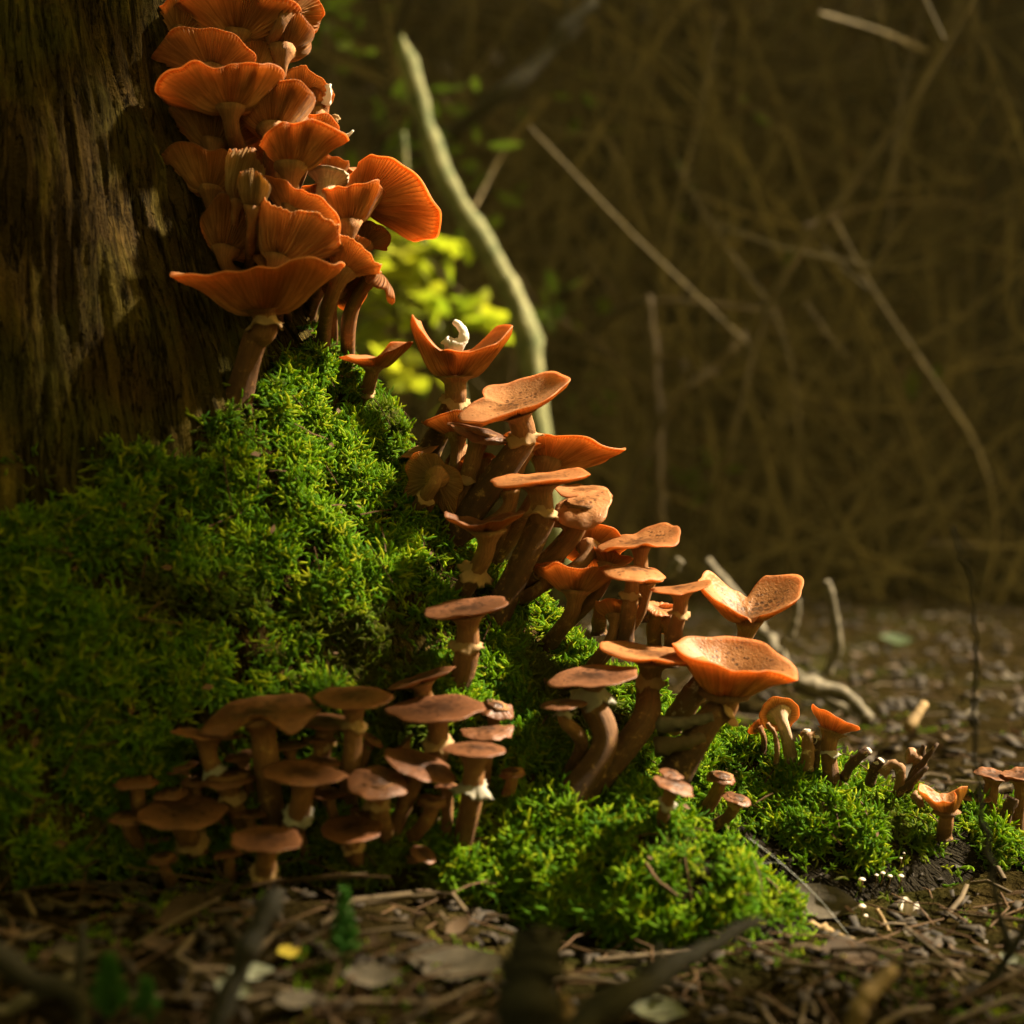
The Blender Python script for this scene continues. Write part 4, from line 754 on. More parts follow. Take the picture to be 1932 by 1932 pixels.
TREES = [
    ('thickest dark straight tree trunk before the brushwood', 1.42, 3.0, .15, (.1, .3), 3.4, .45, 30, 'conifer', 1600),
    ('thin leaning dark tree beside the thickest dark trunk', 1.05, 3.3, .045, (.5, .2), 3.2, .5, 40, 'conifer', 900),
    ('slim dark tree standing in the middle of the thicket', .62, 3.6, .055, (-.3, .3), 2.7, .8, 60, 'conifer', 1000),
    ('slim tree with many dead twigs behind the horned mushroom', .22, 3.4, .040, (.4, .2), 2.7, 1.1, 60, 'conifer', 900),
    ('dark trunk behind the leaning mossy branch', -.35, 3.2, .06, (.1, .4), 2.6, 1.2, 50, 'conifer', 900),
    ('dark tree rising behind the trunk crowd', -.75, 3.5, .09, (.0, .3), 2.8, 1.3, 40, 'conifer', 900),
    ('stout dark tree farther back on the bank', 2.05, 5.2, .16, (.2, .1), 2.9, 1.5, 50, 'conifer', 1500),
    ('middling tree farther back in the thicket', .95, 5.0, .08, (-.2, .2), 2.8, 1.5, 70, 'conifer', 1200),
    ('thin pale twigged tree farther back on the bank', .35, 5.4, .06, (.3, .3), 2.8, 1.4, 70, 'conifer', 1200),
    ('grey tree farther back behind the mossy branch', -.5, 5.2, .09, (-.2, .2), 2.8, 1.5, 70, 'conifer', 1200),
    ('tall straight tree behind the middling one', 1.6, 4.8, .15, (.2, .2), 2.8, .95, 30, 'conifer', 1700),
    ('tall straight tree behind the stout one, deeper in the wood', 2.4, 5.8, .16, (.0, .2), 2.8, 1.1, 20, 'conifer', 1700),
    ('unseen slender tree with a narrow crown added to shade the floor beyond the clearing', 2.3, 3.1, .07, (.0, .1), 2.0, .36, 20, 'conifer', 900),  # out of view, added so its crown shades the floor behind
    ('unseen broad crowned tree at the near end of the added shading row', 3.2, 4.0, .12, (.0, .1), 2.0, 1.2, 20, 'conifer', 800),  # from here through the bare stemmed ones: unseen trees added to darken the background
    ('unseen broad crowned tree second in the added shading row', 3.5, 5.2, .14, (.1, .1), 2.0, 1.4, 20, 'conifer', 800),
    ('unseen bare stemmed tree added behind the shading row', 5.0, 4.4, .14, (.1, .0), 2.0, 1.4, 0, 'conifer', 700),
    ('unseen bare stemmed tree added for shade far out on the bank', 5.3, 6.4, .15, (.0, .1), 2.5, 1.5, 0, 'conifer', 700),
    ('unseen bare stemmed tree added for shade at the open edge of the wood', 6.6, 3.9, .15, (.0, .0), 2.0, 1.4, 0, 'conifer', 700),
    ('distant tree on the bank behind the thicket', 2.4, 7.0, .16, (.0, .2), 3.5, 2.0, 30, 'conifer', 1200),
    ('distant tree on the middle of the bank', .6, 7.4, .16, (.0, .2), 3.5, 2.0, 40, 'conifer', 1200),
    ('distant tree on the bank behind the old trunk', -1.4, 6.8, .16, (.0, .2), 3.5, 2.0, 40, 'conifer', 1200),
]
for i, (lb, x, y, r, ln, cz, crr, dd_, lf, nl) in enumerate(TREES): tree(lb, x, y, r, ln, cz, crr, 300+i, dd_, lf, nl)

# brushwood: a tangle nobody could count, one mass behind
rnd = random.Random(5); br = MB()
for i in range(4200):
    y = rnd.uniform(2.2, 7.5); d = y-CAM_Y; x = rnd.uniform(-.45, .48)*d; z = gz(x, y)+rnd.random()**1.6*(2.4)-.02
    a = rnd.uniform(0, 6.283); L = rnd.uniform(.25, .9); e = Vector((math.cos(a)*.7, math.sin(a)*.5, rnd.choice((rnd.uniform(.6, 1.6), rnd.uniform(-.3, .3))))).normalized()*L
    p = Vector((x, y, z)); br.tube(crs([p, p+e*.5+Vector((rnd.gauss(0, .05), 0, rnd.gauss(0, .05))), p+e], 3), lambda t: (.007 if i % 6 == 0 else .003)*(1-.6*t), 4, False)
for i in range(520):
    y = rnd.uniform(2.1, 5.4); d_ = y-CAM_Y; x = rnd.uniform(-.42, .46)*d_; p = Vector((x, y, gz(x, y)-.03)); L = rnd.uniform(.5, 2.4); k = rnd.random()
    e = Vector((rnd.gauss(0, .35), rnd.gauss(0, .3), 1)).normalized() if k < .62 else Vector((rnd.choice((-1, 1))*rnd.uniform(.5, 1), rnd.gauss(0, .3), rnd.uniform(.15, .8))).normalized()
    if d_ < 3.2: L *= .55
    if -.14 < x/d_ < .03 and d_ < 3.3: continue
    q = [p]; dr_ = e.copy()
    for s_ in range(5): dr_ = (dr_+Vector((rnd.gauss(0, .16), rnd.gauss(0, .12), rnd.gauss(-.04, .12)))).normalized(); q.append(q[-1]+dr_*L/5)
    r_ = rnd.uniform(.003, .010)*(1 if d_ > 3 else .6); cq = crs(q, 3); br.tube(cq, lambda t: r_*(1-.7*t), 5, False)
    for s_ in range(3):
        b_ = cq[rnd.randrange(4, len(cq))]; g_ = (dr_*.5+Vector((rnd.gauss(0, .8), rnd.gauss(0, .5), rnd.gauss(.2, .5)))).normalized()*L*rnd.uniform(.12, .3); br.tube([b_, b_+g_*.55+Vector((0, 0, -.01)), b_+g_], lambda t: r_*.5*(1-.6*t), 4, False)
o = br.build('brushwood', M['brush']); tag(o, 'brown tangle of dead brushwood filling the dark wood', 'brushwood', kind='stuff')
# withered brown leaves hanging in the tangle
lv = MB()
for i in range(9500):
    y = rnd.uniform(2.6, 8); d = y-CAM_Y; x = rnd.uniform(-.5, .55)*d; p = Vector((x, y, gz(x, y)+rnd.random()**1.3*2.6)); s = rnd.uniform(.015, .05)
    u = Vector((rnd.gauss(0, 1), rnd.gauss(0, 1), rnd.gauss(0, 1))).normalized(); v = u.orthogonal().normalized()
    lv.add([p-u*s, p+v*s*.5, p+u*s, p-v*s*.5], [(0, 1, 2, 3)])
o = lv.build('withered_leaves', M['leaf_brown'], smooth=False); tag(o, 'withered brown leaves hanging in the brushwood', 'leaves', kind='stuff')

# the leaning mossy branch and its shrub
br = empty('mossy_branch', P(1010, 700, 2.35)); c0 = br.location
pts = [P(x, y, 2.35+k*.02)-c0 for k, (x, y) in enumerate([(1075, 1130), (1020, 860), (1004, 690), (982, 590), (935, 500), (880, 410), (838, 335), (812, 265), (790, 190), (770, 115), (758, 70)])]
mb = MB().tube(crs(pts, 5), lambda t: .023*(1-.30*t-.5*max(0, t-.9)/.1)*(1+.10*math.sin(t*31)+.08*math.sin(t*57)), 10, True, .10, 3); mb.build('branch', M['bark_mossy'], br)
tag(br, 'pale mossy branch leaning up through the wood behind the mushrooms', 'branch')
b2 = empty('thin_branch', P(800, 600, 2.6)); c0 = b2.location
mb = MB().tube(crs([P(x, y, 2.6)-c0 for x, y in [(880, 1080), (870, 760), (815, 590), (800, 470), (770, 380), (760, 250)]], 5), lambda t: .012*(1-.5*t), 8, True, .08, 4); mb.build('branch', M['bark_mossy'], b2)
tag(b2, 'thin grey branch standing between the yellow leaves', 'branch')
def shrub(label, stems, blobs, mat, seed, lo=.02, hi=.045):
    rnd = random.Random(seed); base = P(*stems[0][0]); base.z = gz(base.x, base.y); root = empty('leafy_shrub', base); tag(root, label, 'shrub', 'shrubs behind the trunk')
    mb = MB()
    for st in stems:
        q = [base-base+Vector((0, 0, -.05))]+[P(*p)-base for p in st]; mb.tube(crs(q, 5), lambda t: .010*(1-.7*t), 6, False)
    mb.build('stems', M['twig'], root); lf = MB()
    for (px, py, d, rad, n) in blobs:
        for i in range(n):
            p = P(px, py, d)+Vector((rnd.gauss(0, 1), rnd.gauss(0, 1.3), rnd.gauss(0, 1)))*rad*PX*d*.55-base; s = rnd.uniform(lo, hi)
            u = Vector((rnd.gauss(0, 1), rnd.gauss(0, 1), rnd.gauss(-.4, .6))).normalized(); v = u.cross(Vector((rnd.gauss(0, .5), rnd.gauss(0, .5), 1))).normalized()
            w_ = u.cross(v); lf.add([p-u*s, p-u*s*.3+v*s*.42+w_*s*.08, p+u*s*.4+v*s*.36, p+u*s, p+u*s*.4-v*s*.36, p-u*s*.3-v*s*.42+w_*s*.08], [(0, 1, 2, 3), (0, 3, 4, 5)])
    lf.build('foliage', M[mat], root); return root
shrub('yellow leaved shrub glowing between trunk crowd and horned mushroom', [[(760, 760, 2.6), (745, 540, 2.6), (760, 420, 2.6)], [(820, 700, 2.6), (890, 590, 2.6)]],
      [(750, 545, 2.6, 70, 44), (772, 490, 2.6, 45, 22), (900, 592, 2.6, 34, 20), (760, 705, 2.6, 70, 26), (830, 480, 2.6, 40, 12), (720, 590, 2.6, 60, 18), (760, 420, 2.6, 50, 10)], 'leaf_lime', 61, .022, .048)
shrub('green leaved shrub behind the upper trunk crowd', [[(620, 900, 3.0), (640, 400, 3.0), (620, 40, 3.0)], [(700, 600, 3.0), (740, 200, 3.0)]],
      [(610, 40, 3.0, 80, 40), (720, 300, 3.0, 110, 22), (760, 330, 3.0, 60, 10), (850, 200, 2.9, 60, 10), (700, 620, 3.0, 120, 24), (760, 190, 2.9, 50, 6), (690, 420, 3.0, 60, 12), (900, 350, 3.0, 80, 8)], 'leaf_green', 62)
shrub('low green shrub at the edge of the dark wood floor', [[(960, 560, 2.9), (1010, 575, 2.9)], [(1000, 600, 2.9), (1380, 880, 3.2)]],
      [(1010, 575, 2.9, 60, 12), (1370, 880, 3.4, 34, 8), (1310, 920, 3.4, 40, 10), (1750, 700, 3.4, 30, 3), (1150, 760, 3.4, 60, 6), (1205, 890, 3.3, 30, 4), (1120, 590, 3.4, 60, 5), (1300, 300, 3.6, 150, 8), (1500, 480, 3.8, 160, 6), (1050, 200, 3.4, 120, 8)], 'leaf_green', 63)

# unseen tree right of camera, added to shade the stump's left and near floor
ct = empty('added_shade_tree', (1.25, -.75, gz(1.25, -.75))); tag(ct, 'unseen leafy tree added to shade the old trunk and litter', 'tree')
E1 = Vector((-sv.y, sv.x, 0)).normalized(); E2 = sv.cross(E1); o_ = ct.location.copy(); rnd = random.Random(21)
MB().tube(crs([(0, 0, -.1), (.02, .02, .6), (-.03, .03, 1.3), (.05, .0, 2.2), (0, .05, 3.2)], 5), lambda t: .06*(1-.6*t), 10, True, .08, 9).build('trunk', M['bark'], ct)
bw = MB(); lf = MB()
for (c1, c2, r1, r2, ds, n) in ((-.24, .42, .17, .30, 1.0, 300), (-.07, .66, .06, .13, .95, 60), (-.005, .65, .065, .115, .95, 140), (-.11, .36, .05, .13, .95, 90), (-.13, .31, .06, .08, .9, 110), (-.125, .46, .06, .12, .9, 120), (-.15, .20, .05, .06, .9, 45), (-.085, .53, .055, .13, .95, 110), (-.40, .10, .16, .40, 1.05, 300), (-.60, .0, .2, .45, 1.1, 220)):  # leaf clouds shaped and set to block the sun on chosen parts
    cpos = E1*c1+E2*c2+sv*ds-o_; bw.tube(crs([Vector((0, .02, 1.05)), cpos*.5+Vector((0, 0, .62)), cpos], 6), lambda t: .014*(1-.8*t), 6, False)
    for i in range(n):
        while True:
            u, v, w_ = (rnd.uniform(-1, 1) for _ in range(3))
            if u*u+v*v < 1: break
        p = cpos+E1*u*r1+E2*v*r2+sv*w_*.12; s = rnd.uniform(.028, .05); q = (sv*.5+Vector((rnd.gauss(0, .6), rnd.gauss(0, .6), rnd.gauss(0, .6)))).normalized(); a = q.orthogonal().normalized(); bb = q.cross(a)
        an = rnd.uniform(0, 6.283); a, bb = a*math.cos(an)+bb*math.sin(an), bb*math.cos(an)-a*math.sin(an)
        lf.add([p-a*s, p-a*s*.3+bb*s*.5, p+a*s*.4+bb*s*.42, p+a*s, p+a*s*.4-bb*s*.42, p-a*s*.3-bb*s*.5], [(0, 1, 2, 3), (0, 3, 4, 5)])
bw.build('shade_bough', M['twig'], ct); lf.build('crown', M['leaf_green'], ct)
# haze of the damp wood
t = NT('haze_air'); t.n.remove(t.bsdf); pv = t.n.new('ShaderNodeVolumePrincipled'); pv.inputs['Color'].default_value = (1.0, .80, .28, 1); pv.inputs['Density'].default_value = .0026; pv.inputs['Anisotropy'].default_value = .2
t.link(pv.outputs[0], t.out.inputs['Volume'])
X0, X1, Y0, Y1, Z0, Z1 = -32, 32, -14, 36, -1.2, 17
hz = mesh_obj('haze', [(x, y, z) for z in (Z0, Z1) for x, y in ((X0, Y0), (X1, Y0), (X1, Y1), (X0, Y1))], [(3, 2, 1, 0), (4, 5, 6, 7), (0, 1, 5, 4), (1, 2, 6, 5), (2, 3, 7, 6), (3, 0, 4, 7)], t.m, smooth=False)
tag(hz, 'thin warm haze hanging in the wood', 'haze', kind='stuff')
# ------------------------------------------------------------------ forest litter and small things
rnd = random.Random(11)
def leafmesh(s, rnd, curl=.5):
    """a small curled pointed leaf, length 2s"""
    V = []; prof = [(-1, .02), (-.6, .38), (-.1, .52), (.4, .42), (.8, .18), (1, .0)]
    for (x, w_) in prof:
        for k in (-1, 0, 1): V.append(Vector((x*s, k*w_*s, (x*x*.25+abs(k)*w_*curl+rnd.uniform(-.05, .05))*s)))
    return V, [(i*3+k, i*3+k+1, i*3+k+4, i*3+k+3) for i in range(5) for k in (0, 1)]
def place(V, p, yaw, tilt, roll):
    m = Matrix.Rotation(yaw, 3, 'Z') @ Matrix.Rotation(tilt, 3, 'Y') @ Matrix.Rotation(roll, 3, 'X')
    return [m @ v+p for v in V]
def bare(x, y):
    l = BVH.ray_cast(Vector((x, y, 1.5)), Vector((0, 0, -1)))[0]
    return l is None or l.z < gz(x, y)-.002
for nm, lab, mat, n, kind in (('leaf_litter', 'brown dead leaves and bark flakes covering the forest floor', 'leaf_brown', 800, 'leaf'), ('leaf_litter', 'pale grey dead leaves scattered over the forest floor', 'leaf_grey', 170, 'leaf'),
                        ('bark_litter', 'dark bark chips strewn over the forest floor', 'chip', 4600, 'chip'), ('needle_litter', 'dry pine needles strewn over the forest floor', 'needle', 1500, 'needle'),
                        ('twig_litter', 'thin broken twigs strewn over the forest floor', 'twig', 700, 'twig')):
    mb = MB()
    for i in range(n):
        while True:
            d = .50+2.9*rnd.random()**2.0; x = rnd.uniform(-.46, .5)*d; y = d+CAM_Y
            if bare(x, y): break
        f = .6 if d < 1 else 1.0
        p = Vector((x, y, gz(x, y)+.003)); yaw = rnd.uniform(0, 6.283)
        if kind == 'leaf': V, F_ = leafmesh(rnd.uniform(.005, .015)*f, rnd, rnd.uniform(-.3, .7)); mb.add(place(V, p, yaw, rnd.gauss(0, .35), rnd.gauss(0, .35)), F_)
        elif kind == 'chip':
            s = rnd.uniform(.0025, .011)*f; V = [Vector((sx*s*rnd.uniform(.7, 1.2), sy*s*.45*rnd.uniform(.6, 1.2), sz*s*.15)) for sz in (-1, 1) for sx, sy in ((-1, -1), (1, -1), (1, 1), (-1, 1))]
            mb.add(place(V, p, yaw, rnd.gauss(0, .3), rnd.gauss(0, .3)), [(4, 5, 6, 7), (0, 1, 5, 4), (1, 2, 6, 5), (2, 3, 7, 6), (3, 0, 4, 7)])
        else:
            L = rnd.uniform(.03, .07) if kind == 'needle' else rnd.uniform(.02, .08); e = Vector((math.cos(yaw), math.sin(yaw), rnd.gauss(0, .12)))*L
            r = .0005 if kind == 'needle' else rnd.uniform(.0006, .0018)
            mb.tube([p, p+e*.5+Vector((rnd.gauss(0, .08)*L, rnd.gauss(0, .08)*L, abs(rnd.gauss(0, .06))*L)), p+e+Vector((0, 0, .001))], r, 4, False)
    o = mb.build(nm, M[mat]); tag(o, lab, 'litter', kind='stuff')

def stick(name, label, path, r0, r1, mat, cat='stick', n=8, group=None, rough=.1, taper=None):
    base = P(*path[0]); root = base; mb = MB(); pts = [P(*p)-base for p in path]
    rn = random.Random(len(label)*7); q = crs(pts, 7); L = (q[-1]-q[0]).length; ph = rn.uniform(0, 6.28)
    q = [p+Vector((rn.gauss(0, 1), rn.gauss(0, 1), rn.gauss(0, 1)))*(0 if cat == 'thread' else 1)*min(L*.006, .0007 if r0 < .006 else .002) for p in q]; kn = [rn.uniform(.1, .9) for _ in range(4)]
    mb.tube(q, taper or (lambda t: (r0+(r1-r0)*t)*(1+.12*math.sin(t*23+ph)+.35*sum(math.exp(-((t-k)/.018)**2) for k in kn))), n, True, rough, len(label))
    if cat == 'stick':
        for k in kn[:3]:
            b = q[int(k*(len(q)-1))]; dr_ = (q[-1]-q[0]).normalized(); e = (dr_*.6+Vector((rn.gauss(0, .6), rn.gauss(0, .6), abs(rn.gauss(0, .6))))).normalized()*L*rn.uniform(.05, .16); r_ = r0*.35
            mb.tube([b, b+e*.5, b+e], lambda t: r_*(1-.6*t), 5, True, .15, 3)
    o = mb.build(name, M[mat]); o.location = base; tag(o, label, cat, group); return o
G1 = 'twigs and sticks on the forest floor'
stick('fallen_stick', 'thick dark tapering stick slanting up across the short mossy root', [(1010, 2010, .52), (1150, 1895, .54), (1290, 1815, .57), (1425, 1733, .60)], .0072, .0022, 'twig_dark', group=G1, rough=.04)
stick('fallen_stick', 'slender dark stick leaning below the shaded cluster', [(360, 2020, .56), (430, 1880, .57), (480, 1760, .58), (522, 1682, .59)], .0036, .0046, 'twig_dark', group=G1)
stick('fallen_stick', 'straight grey twig lying under the shaded cluster', [(290, 1812, .74), (380, 1775, .75), (450, 1735, .765), (500, 1692, .77)], .0012, .0016, 'twig_grey', group=G1)
stick('fallen_stick', 'dark forked twig beside the two seedlings', [(-20, 1790, .55), (60, 1850, .55), (140, 1880, .55), (160, 1940, .55)], .005, .003, 'twig_dark', group=G1)
stick('fallen_stick', 'pale weathered twig crossing under the dark forked twig', [(-20, 1925, .6), (70, 1880, .6), (150, 1840, .6)], .004, .003, 'twig_grey', group=G1)
stick('fallen_stick', 'upright dark snag beside the dark forked twig', [(155, 1960, .58), (150, 1850, .58), (158, 1740, .585)], .003, .0018, 'twig_dark', group=G1)
stick('fallen_stick', 'tan barkless stick lying on the soil below the long mossy root', [(1482, 1740, .775), (1540, 1752, .775), (1585, 1770, .77), (1640, 1792, .765)], .0042, .0024, 'twig_tan', group=G1, rough=.18)
stick('fallen_stick', 'short tan splinter on the dark soil', [(1655, 1715, .80), (1668, 1740, .80), (1684, 1772, .79)], .0010, .0017, 'twig_tan', group=G1)
stick('fallen_stick', 'yellowish bent twig rising from the litter before the tan stick', [(1610, 1960, .56), (1622, 1900, .56), (1650, 1862, .565), (1690, 1825, .57)], .0042, .0026, 'twig_tan', group=G1)
stick('plant_stalk', 'thin dry stalk bending down over the long mossy root', [(1795, 995, .66), (1828, 1080, .66), (1842, 1200, .66), (1838, 1350, .66), (1845, 1480, .665), (1862, 1600, .67), (1880, 1700, .67), (1905, 1800, .675)], .0006, .0015, 'twig_dark', 'stalk')
stick('fallen_stick', 'dark twig lifting at the foot of the dry stalk', [(1950, 1720, .66), (1910, 1790, .66), (1870, 1850, .66), (1800, 1900, .66)], .0016, .0024, 'twig_dark', group=G1)
stick('broken_stump', 'dark broken stub standing in the litter', [(985, 2000, .56), (1000, 1880, .565), (1012, 1800, .57), (1025, 1765, .572)], .0135, .0085, 'twig_dark', 'stub', rough=.2)
stick('wood_splinter', 'cream coloured splinter leaning on the dark stub', [(1070, 1945, .57), (1062, 1905, .57), (1058, 1880, .57)], .0042, .0030, 'twig_tan', 'splinter')
stick('fallen_stick', 'curved pale stick standing in the litter behind the largest bowl', [(1560, 1275, 1.65), (1580, 1215, 1.65), (1572, 1150, 1.65), (1560, 1098, 1.65)], .006, .005, 'twig_grey', group=G1)
stick('fallen_stick', 'grey stick lying behind the butterfly mushroom', [(1330, 1060, 1.75), (1440, 1190, 1.7), (1520, 1290, 1.62), (1640, 1370, 1.55)], .008, .006, 'twig_grey', group=G1)
stick('fallen_stick', 'short pale stick behind the tilted orange cup', [(1712, 1375, 1.35), (1745, 1328, 1.37)], .005, .004, 'twig_tan', group=G1)
stick('fallen_stick', 'pale stick showing behind the butterfly mushroom lobes', [(1255, 1090, 1.5), (1285, 1055, 1.5)], .006, .005, 'twig_grey', group=G1)
stick('fallen_stick', 'pale stick showing under the shadowed gill cup', [(1110, 1200, 1.3), (1150, 1160, 1.32)], .006, .005, 'twig_grey', group=G1)
stick('fallen_stick', 'bleached stick slanting on the dim floor behind the bowl', [(1500, 1290, 1.5), (1590, 1310, 1.5), (1640, 1360, 1.48)], .009, .007, 'twig_grey', group=G1)
stick('fallen_stick', 'small forked stick pair behind the largest bowl', [(1490, 1200, 1.7), (1500, 1170, 1.7), (1505, 1130, 1.7)], .005, .004, 'twig_grey', group=G1)
stick('fallen_stick', 'long thin arching branch across the dim wood', [(1103, 650, 4.3), (1120, 625, 3.6), (1180, 580, 3.0), (1300, 570, 2.9), (1480, 590, 3.0)], .010, .005, 'twig', group=G1)
stick('fallen_stick', 'slanting branch propped in the dim wood behind', [(1130, 1085, 2.9), (1250, 790, 2.8), (1330, 710, 2.8), (1410, 630, 2.82)], .010, .008, 'twig', group=G1)
stick('fallen_stick', 'upright thin dead stem in the dim wood behind', [(1245, 1095, 2.9), (1240, 900, 2.85), (1235, 700, 2.8), (1220, 560, 2.8)], .014, .010, 'twig', group=G1)
stick('fallen_stick', 'slanting dark limb high in the dim wood', [(738, 300, 4.1), (820, 270, 3.3), (920, 200, 2.9), (1040, 90, 2.95), (1120, 0, 3.0)], .02, .016, 'twig_dark', group=G1)
stick('pine_needle', 'forked brown pine needle pair hanging in the hollow', [(1372, 1560, .79), (1382, 1640, .775), (1390, 1700, .77)], .0006, .0006, 'needle', 'needle')
stick('pine_needle', 'brown needle stuck in the short root moss', [(1218, 1628, .745), (1240, 1660, .74), (1278, 1690, .735)], .0009, .0007, 'needle', 'needle')
stick('silk_thread', 'thin pale thread strung down over the dark soil', [(1412, 1580, .79), (1470, 1625, .785), (1540, 1690, .78), (1600, 1762, .775)], .00013, .00013, 'thread', 'thread', 4)
stick('silk_thread', 'thin pale thread stretched level over the dark soil', [(1392, 1632, .785), (1450, 1628, .785), (1472, 1628, .785)], .00012, .00012, 'thread', 'thread', 4)

def bigleaf(label, px, py, s, yaw, tilt, roll, mat, dz=.004):
    h = hit(px, py)[0]; V, F_ = leafmesh(s, random.Random(len(label)), .35); o = mesh_obj('fallen_leaf', place(V, Vector((0, 0, 0)), yaw, tilt, roll), F_, M[mat]); o.location = h+Vector((0, -.004, dz)); tag(o, label, 'leaf', 'single fallen leaves'); return o
bigleaf('large brown dead leaf leaning in the shade below the cluster', 352, 1735, .013, .3, -.5, 1.0, 'leaf_brown', .006)
bigleaf('greyish dead leaf beside the tan barkless stick', 1545, 1728, .022, -.25, .1, .8, 'leaf_grey', .008)
bigleaf('curled tan leaf on the litter in front of the tan barkless stick', 1600, 1815, .017, .2, .1, .5, 'leaf_brown')
bigleaf('pale greenish leaf scrap in the litter', 475, 1850, .010, .4, .1, .5, 'leaf_pale')
bigleaf('pale mint leaf fragment lying beside the greenish scrap', 445, 1880, .009, -.3, .2, .7, 'leaf_pale')
bigleaf('yellow leaf curled in the litter', 545, 1810, .007, .9, .1, .6, 'leaf_yellow')
bigleaf('whitish bark scrap before the thick dark stick', 1235, 1920, .016, -.5, .1, .4, 'leaf_pale')
bigleaf('orange red leaf lying in the dark litter beside the snag', 300, 1795, .008, .7, .2, .8, 'leaf_brown')
bigleaf('pale leaf lying beside the dark forked twig', 150, 1815, .010, .1, .1, .6, 'leaf_grey')
bigleaf('pale brown leaf flake below the dark trunk base', 150, 1640, .012, .2, .1, .5, 'leaf_brown')
bigleaf('small green leaf on the dim floor behind the torn mushroom', 1690, 1215, .03, .1, .1, .5, 'conifer')
bigleaf('pale yellow leaf at the foot of the dry stalk', 1915, 1830, .010, -.9, .2, .6, 'leaf_pale')
bigleaf('long grey bark flake in the litter before the short mossy root', 860, 1840, .024, .1, .05, .4, 'leaf_grey')
bigleaf('pale bark flake beside the long grey one', 700, 1860, .013, .3, .1, .4, 'leaf_grey')
bigleaf('whitish rotten leaf in the litter', 560, 1905, .011, .8, .1, .4, 'leaf_grey')

def seedling(label, px, py, d, Hpx, seed, w_=.5):
    rnd = random.Random(seed); b = P(px, py, d); H = Hpx*PX*d; root = empty('spruce_seedling', b); tag(root, label, 'seedling', 'tiny spruce seedlings'); st = MB().tube([(0, 0, -.01), (.002, 0, H*.5), (0, 0, H)], .0008, 5); st.build('stem', M['twig'], root)
    nd = MB()
    for i in range(280):
        t = rnd.random(); a = rnd.uniform(0, 6.283); L = H*.60*(1-.55*t)*w_; p = Vector((0, 0, H*(.12+.86*t))); e = Vector((math.cos(a), math.sin(a), .75+t)).normalized()*L
        nd.tube([p, p+e*.5+Vector((0, 0, .001)), p+e], lambda q: .0009*(1-.8*q), 3, False)
    nd.build('needles', M['seedling'], root)
seedling('little green spruce seedling standing before the shaded cluster', 650, 1835, .62, 150, 1)
seedling('dim blurred spruce seedling beside the dark forked twig', 205, 1935, .56, 120, 2, .8)
seedling('dim blurred spruce seedling beside the dim blurred one', 275, 1945, .57, 90, 3, .8)

# tiny white mushrooms on the dark soil
def tinymush(px, py, s, lab, lean=0):
    h = hit(px, py); p = h[0]; d = p.y-CAM_Y; c = p+Vector((lean*PX, -.004, 0)); root = empty('tiny_white_mushroom', p); tag(root, lab, 'mushroom', 'tiny white mushrooms on the dark soil')
    r = s*PX*d/2; n = 14; V = [Vector((0, 0, r*.55))]; F_ = []
    for (k, z) in ((.5, .45), (.85, .2), (1, -.05), (.9, -.12), (.2, .0)):
        for i in range(n): V.append(Vector((math.cos(i*6.283/n)*k*r, math.sin(i*6.283/n)*k*r, z*r*1.0)))
    F_ += [(0, 1+i, 1+(i+1) % n) for i in range(n)]+[(1+j*n+i, 1+(j+1)*n+i, 1+(j+1)*n+(i+1) % n, 1+j*n+(i+1) % n) for j in range(4) for i in range(n)]
    off = Vector((0, -.006, .006+r*.8)); mesh_obj('cap', [v+off for v in V], F_, M['white'], root)
    MB().tube(crs([off, off+Vector((.0006, .002, -.004)), Vector((0, .001, -.003))], 4), r*.10+.00015, 5).build('stem', M['stem_pale'], root)
L1, L2 = 'tiny white mushroom on the dark soil bank below the moss', 'tiny white mushroom on the black ridge behind the moss'
for zx, zy, s, l in ((880, 665, 9, L2), (938, 726, 7, L2), (930, 755, 8, L2), (985, 785, 6, L2), (1015, 788, 6, L2), (883, 1425, 14, L1), (975, 1388, 8, L1), (1015, 1378, 10, L1), (1060, 1397, 10, L1), (1130, 1400, 12, L1), (1130, 1278, 6, L1), (1150, 1244, 5, L1), (883, 1598, 15, L1), (905, 1650, 9, L1), (760, 1922, 16, L1), (1665, 1812, 5, L1)):
    tinymush(1360.4+zx*.29586, 1257.5+zy*.29586, s, l)

# broken stems and scraps behind the root
def scrap(name, label, pts, rad, mat, inner=None, n=10, group=None, rough=.25):
    base = P(*pts[-1]); root = empty(name, base); tag(root, label, 'mushroom piece', group); q = crs([P(*p)-base for p in pts], 5)
    MB().tube(q, rad, n, True, rough, len(label)).build('stem', M[mat], root)
    if inner:
        t = (q[0]-q[1]).normalized(); MB().tube([q[0]-t*.004, q[0]+t*.0012, q[0]+t*.0016], lambda k: rad(0)*(.8-.3*k), n, True, .3, 2).build('torn_flesh', M[inner], root)
    return root
GB_ = 'broken mushroom stems behind the mossy root'
px9 = PX*.9
scrap('mushroom_stump', 'split hollow mushroom stem with whitish inside', [(1523, 1380, .895), (1524, 1410, .895), (1522, 1452, .90)], lambda t: 12*px9, 'stem_pale', 'white', group=GB_)
scrap('mushroom_stump', 'thin pale mushroom stem curved like a hook', [(1447, 1366, .895), (1462, 1385, .895), (1466, 1415, .895), (1464, 1440, .90)], lambda t: 5*px9, 'stem_pale', group=GB_)
scrap('mushroom_stump', 'short stem stub with a white torn top', [(1541, 1392, .90), (1540, 1420, .90), (1536, 1450, .905)], lambda t: 8*px9, 'stem', 'white', group=GB_)
scrap('mushroom_stump', 'dark broken stem leaning over with a torn orange end', [(1638, 1416, .90), (1612, 1436, .90), (1590, 1470, .905)], lambda t: 9*px9, 'stem', 'white', group=GB_)
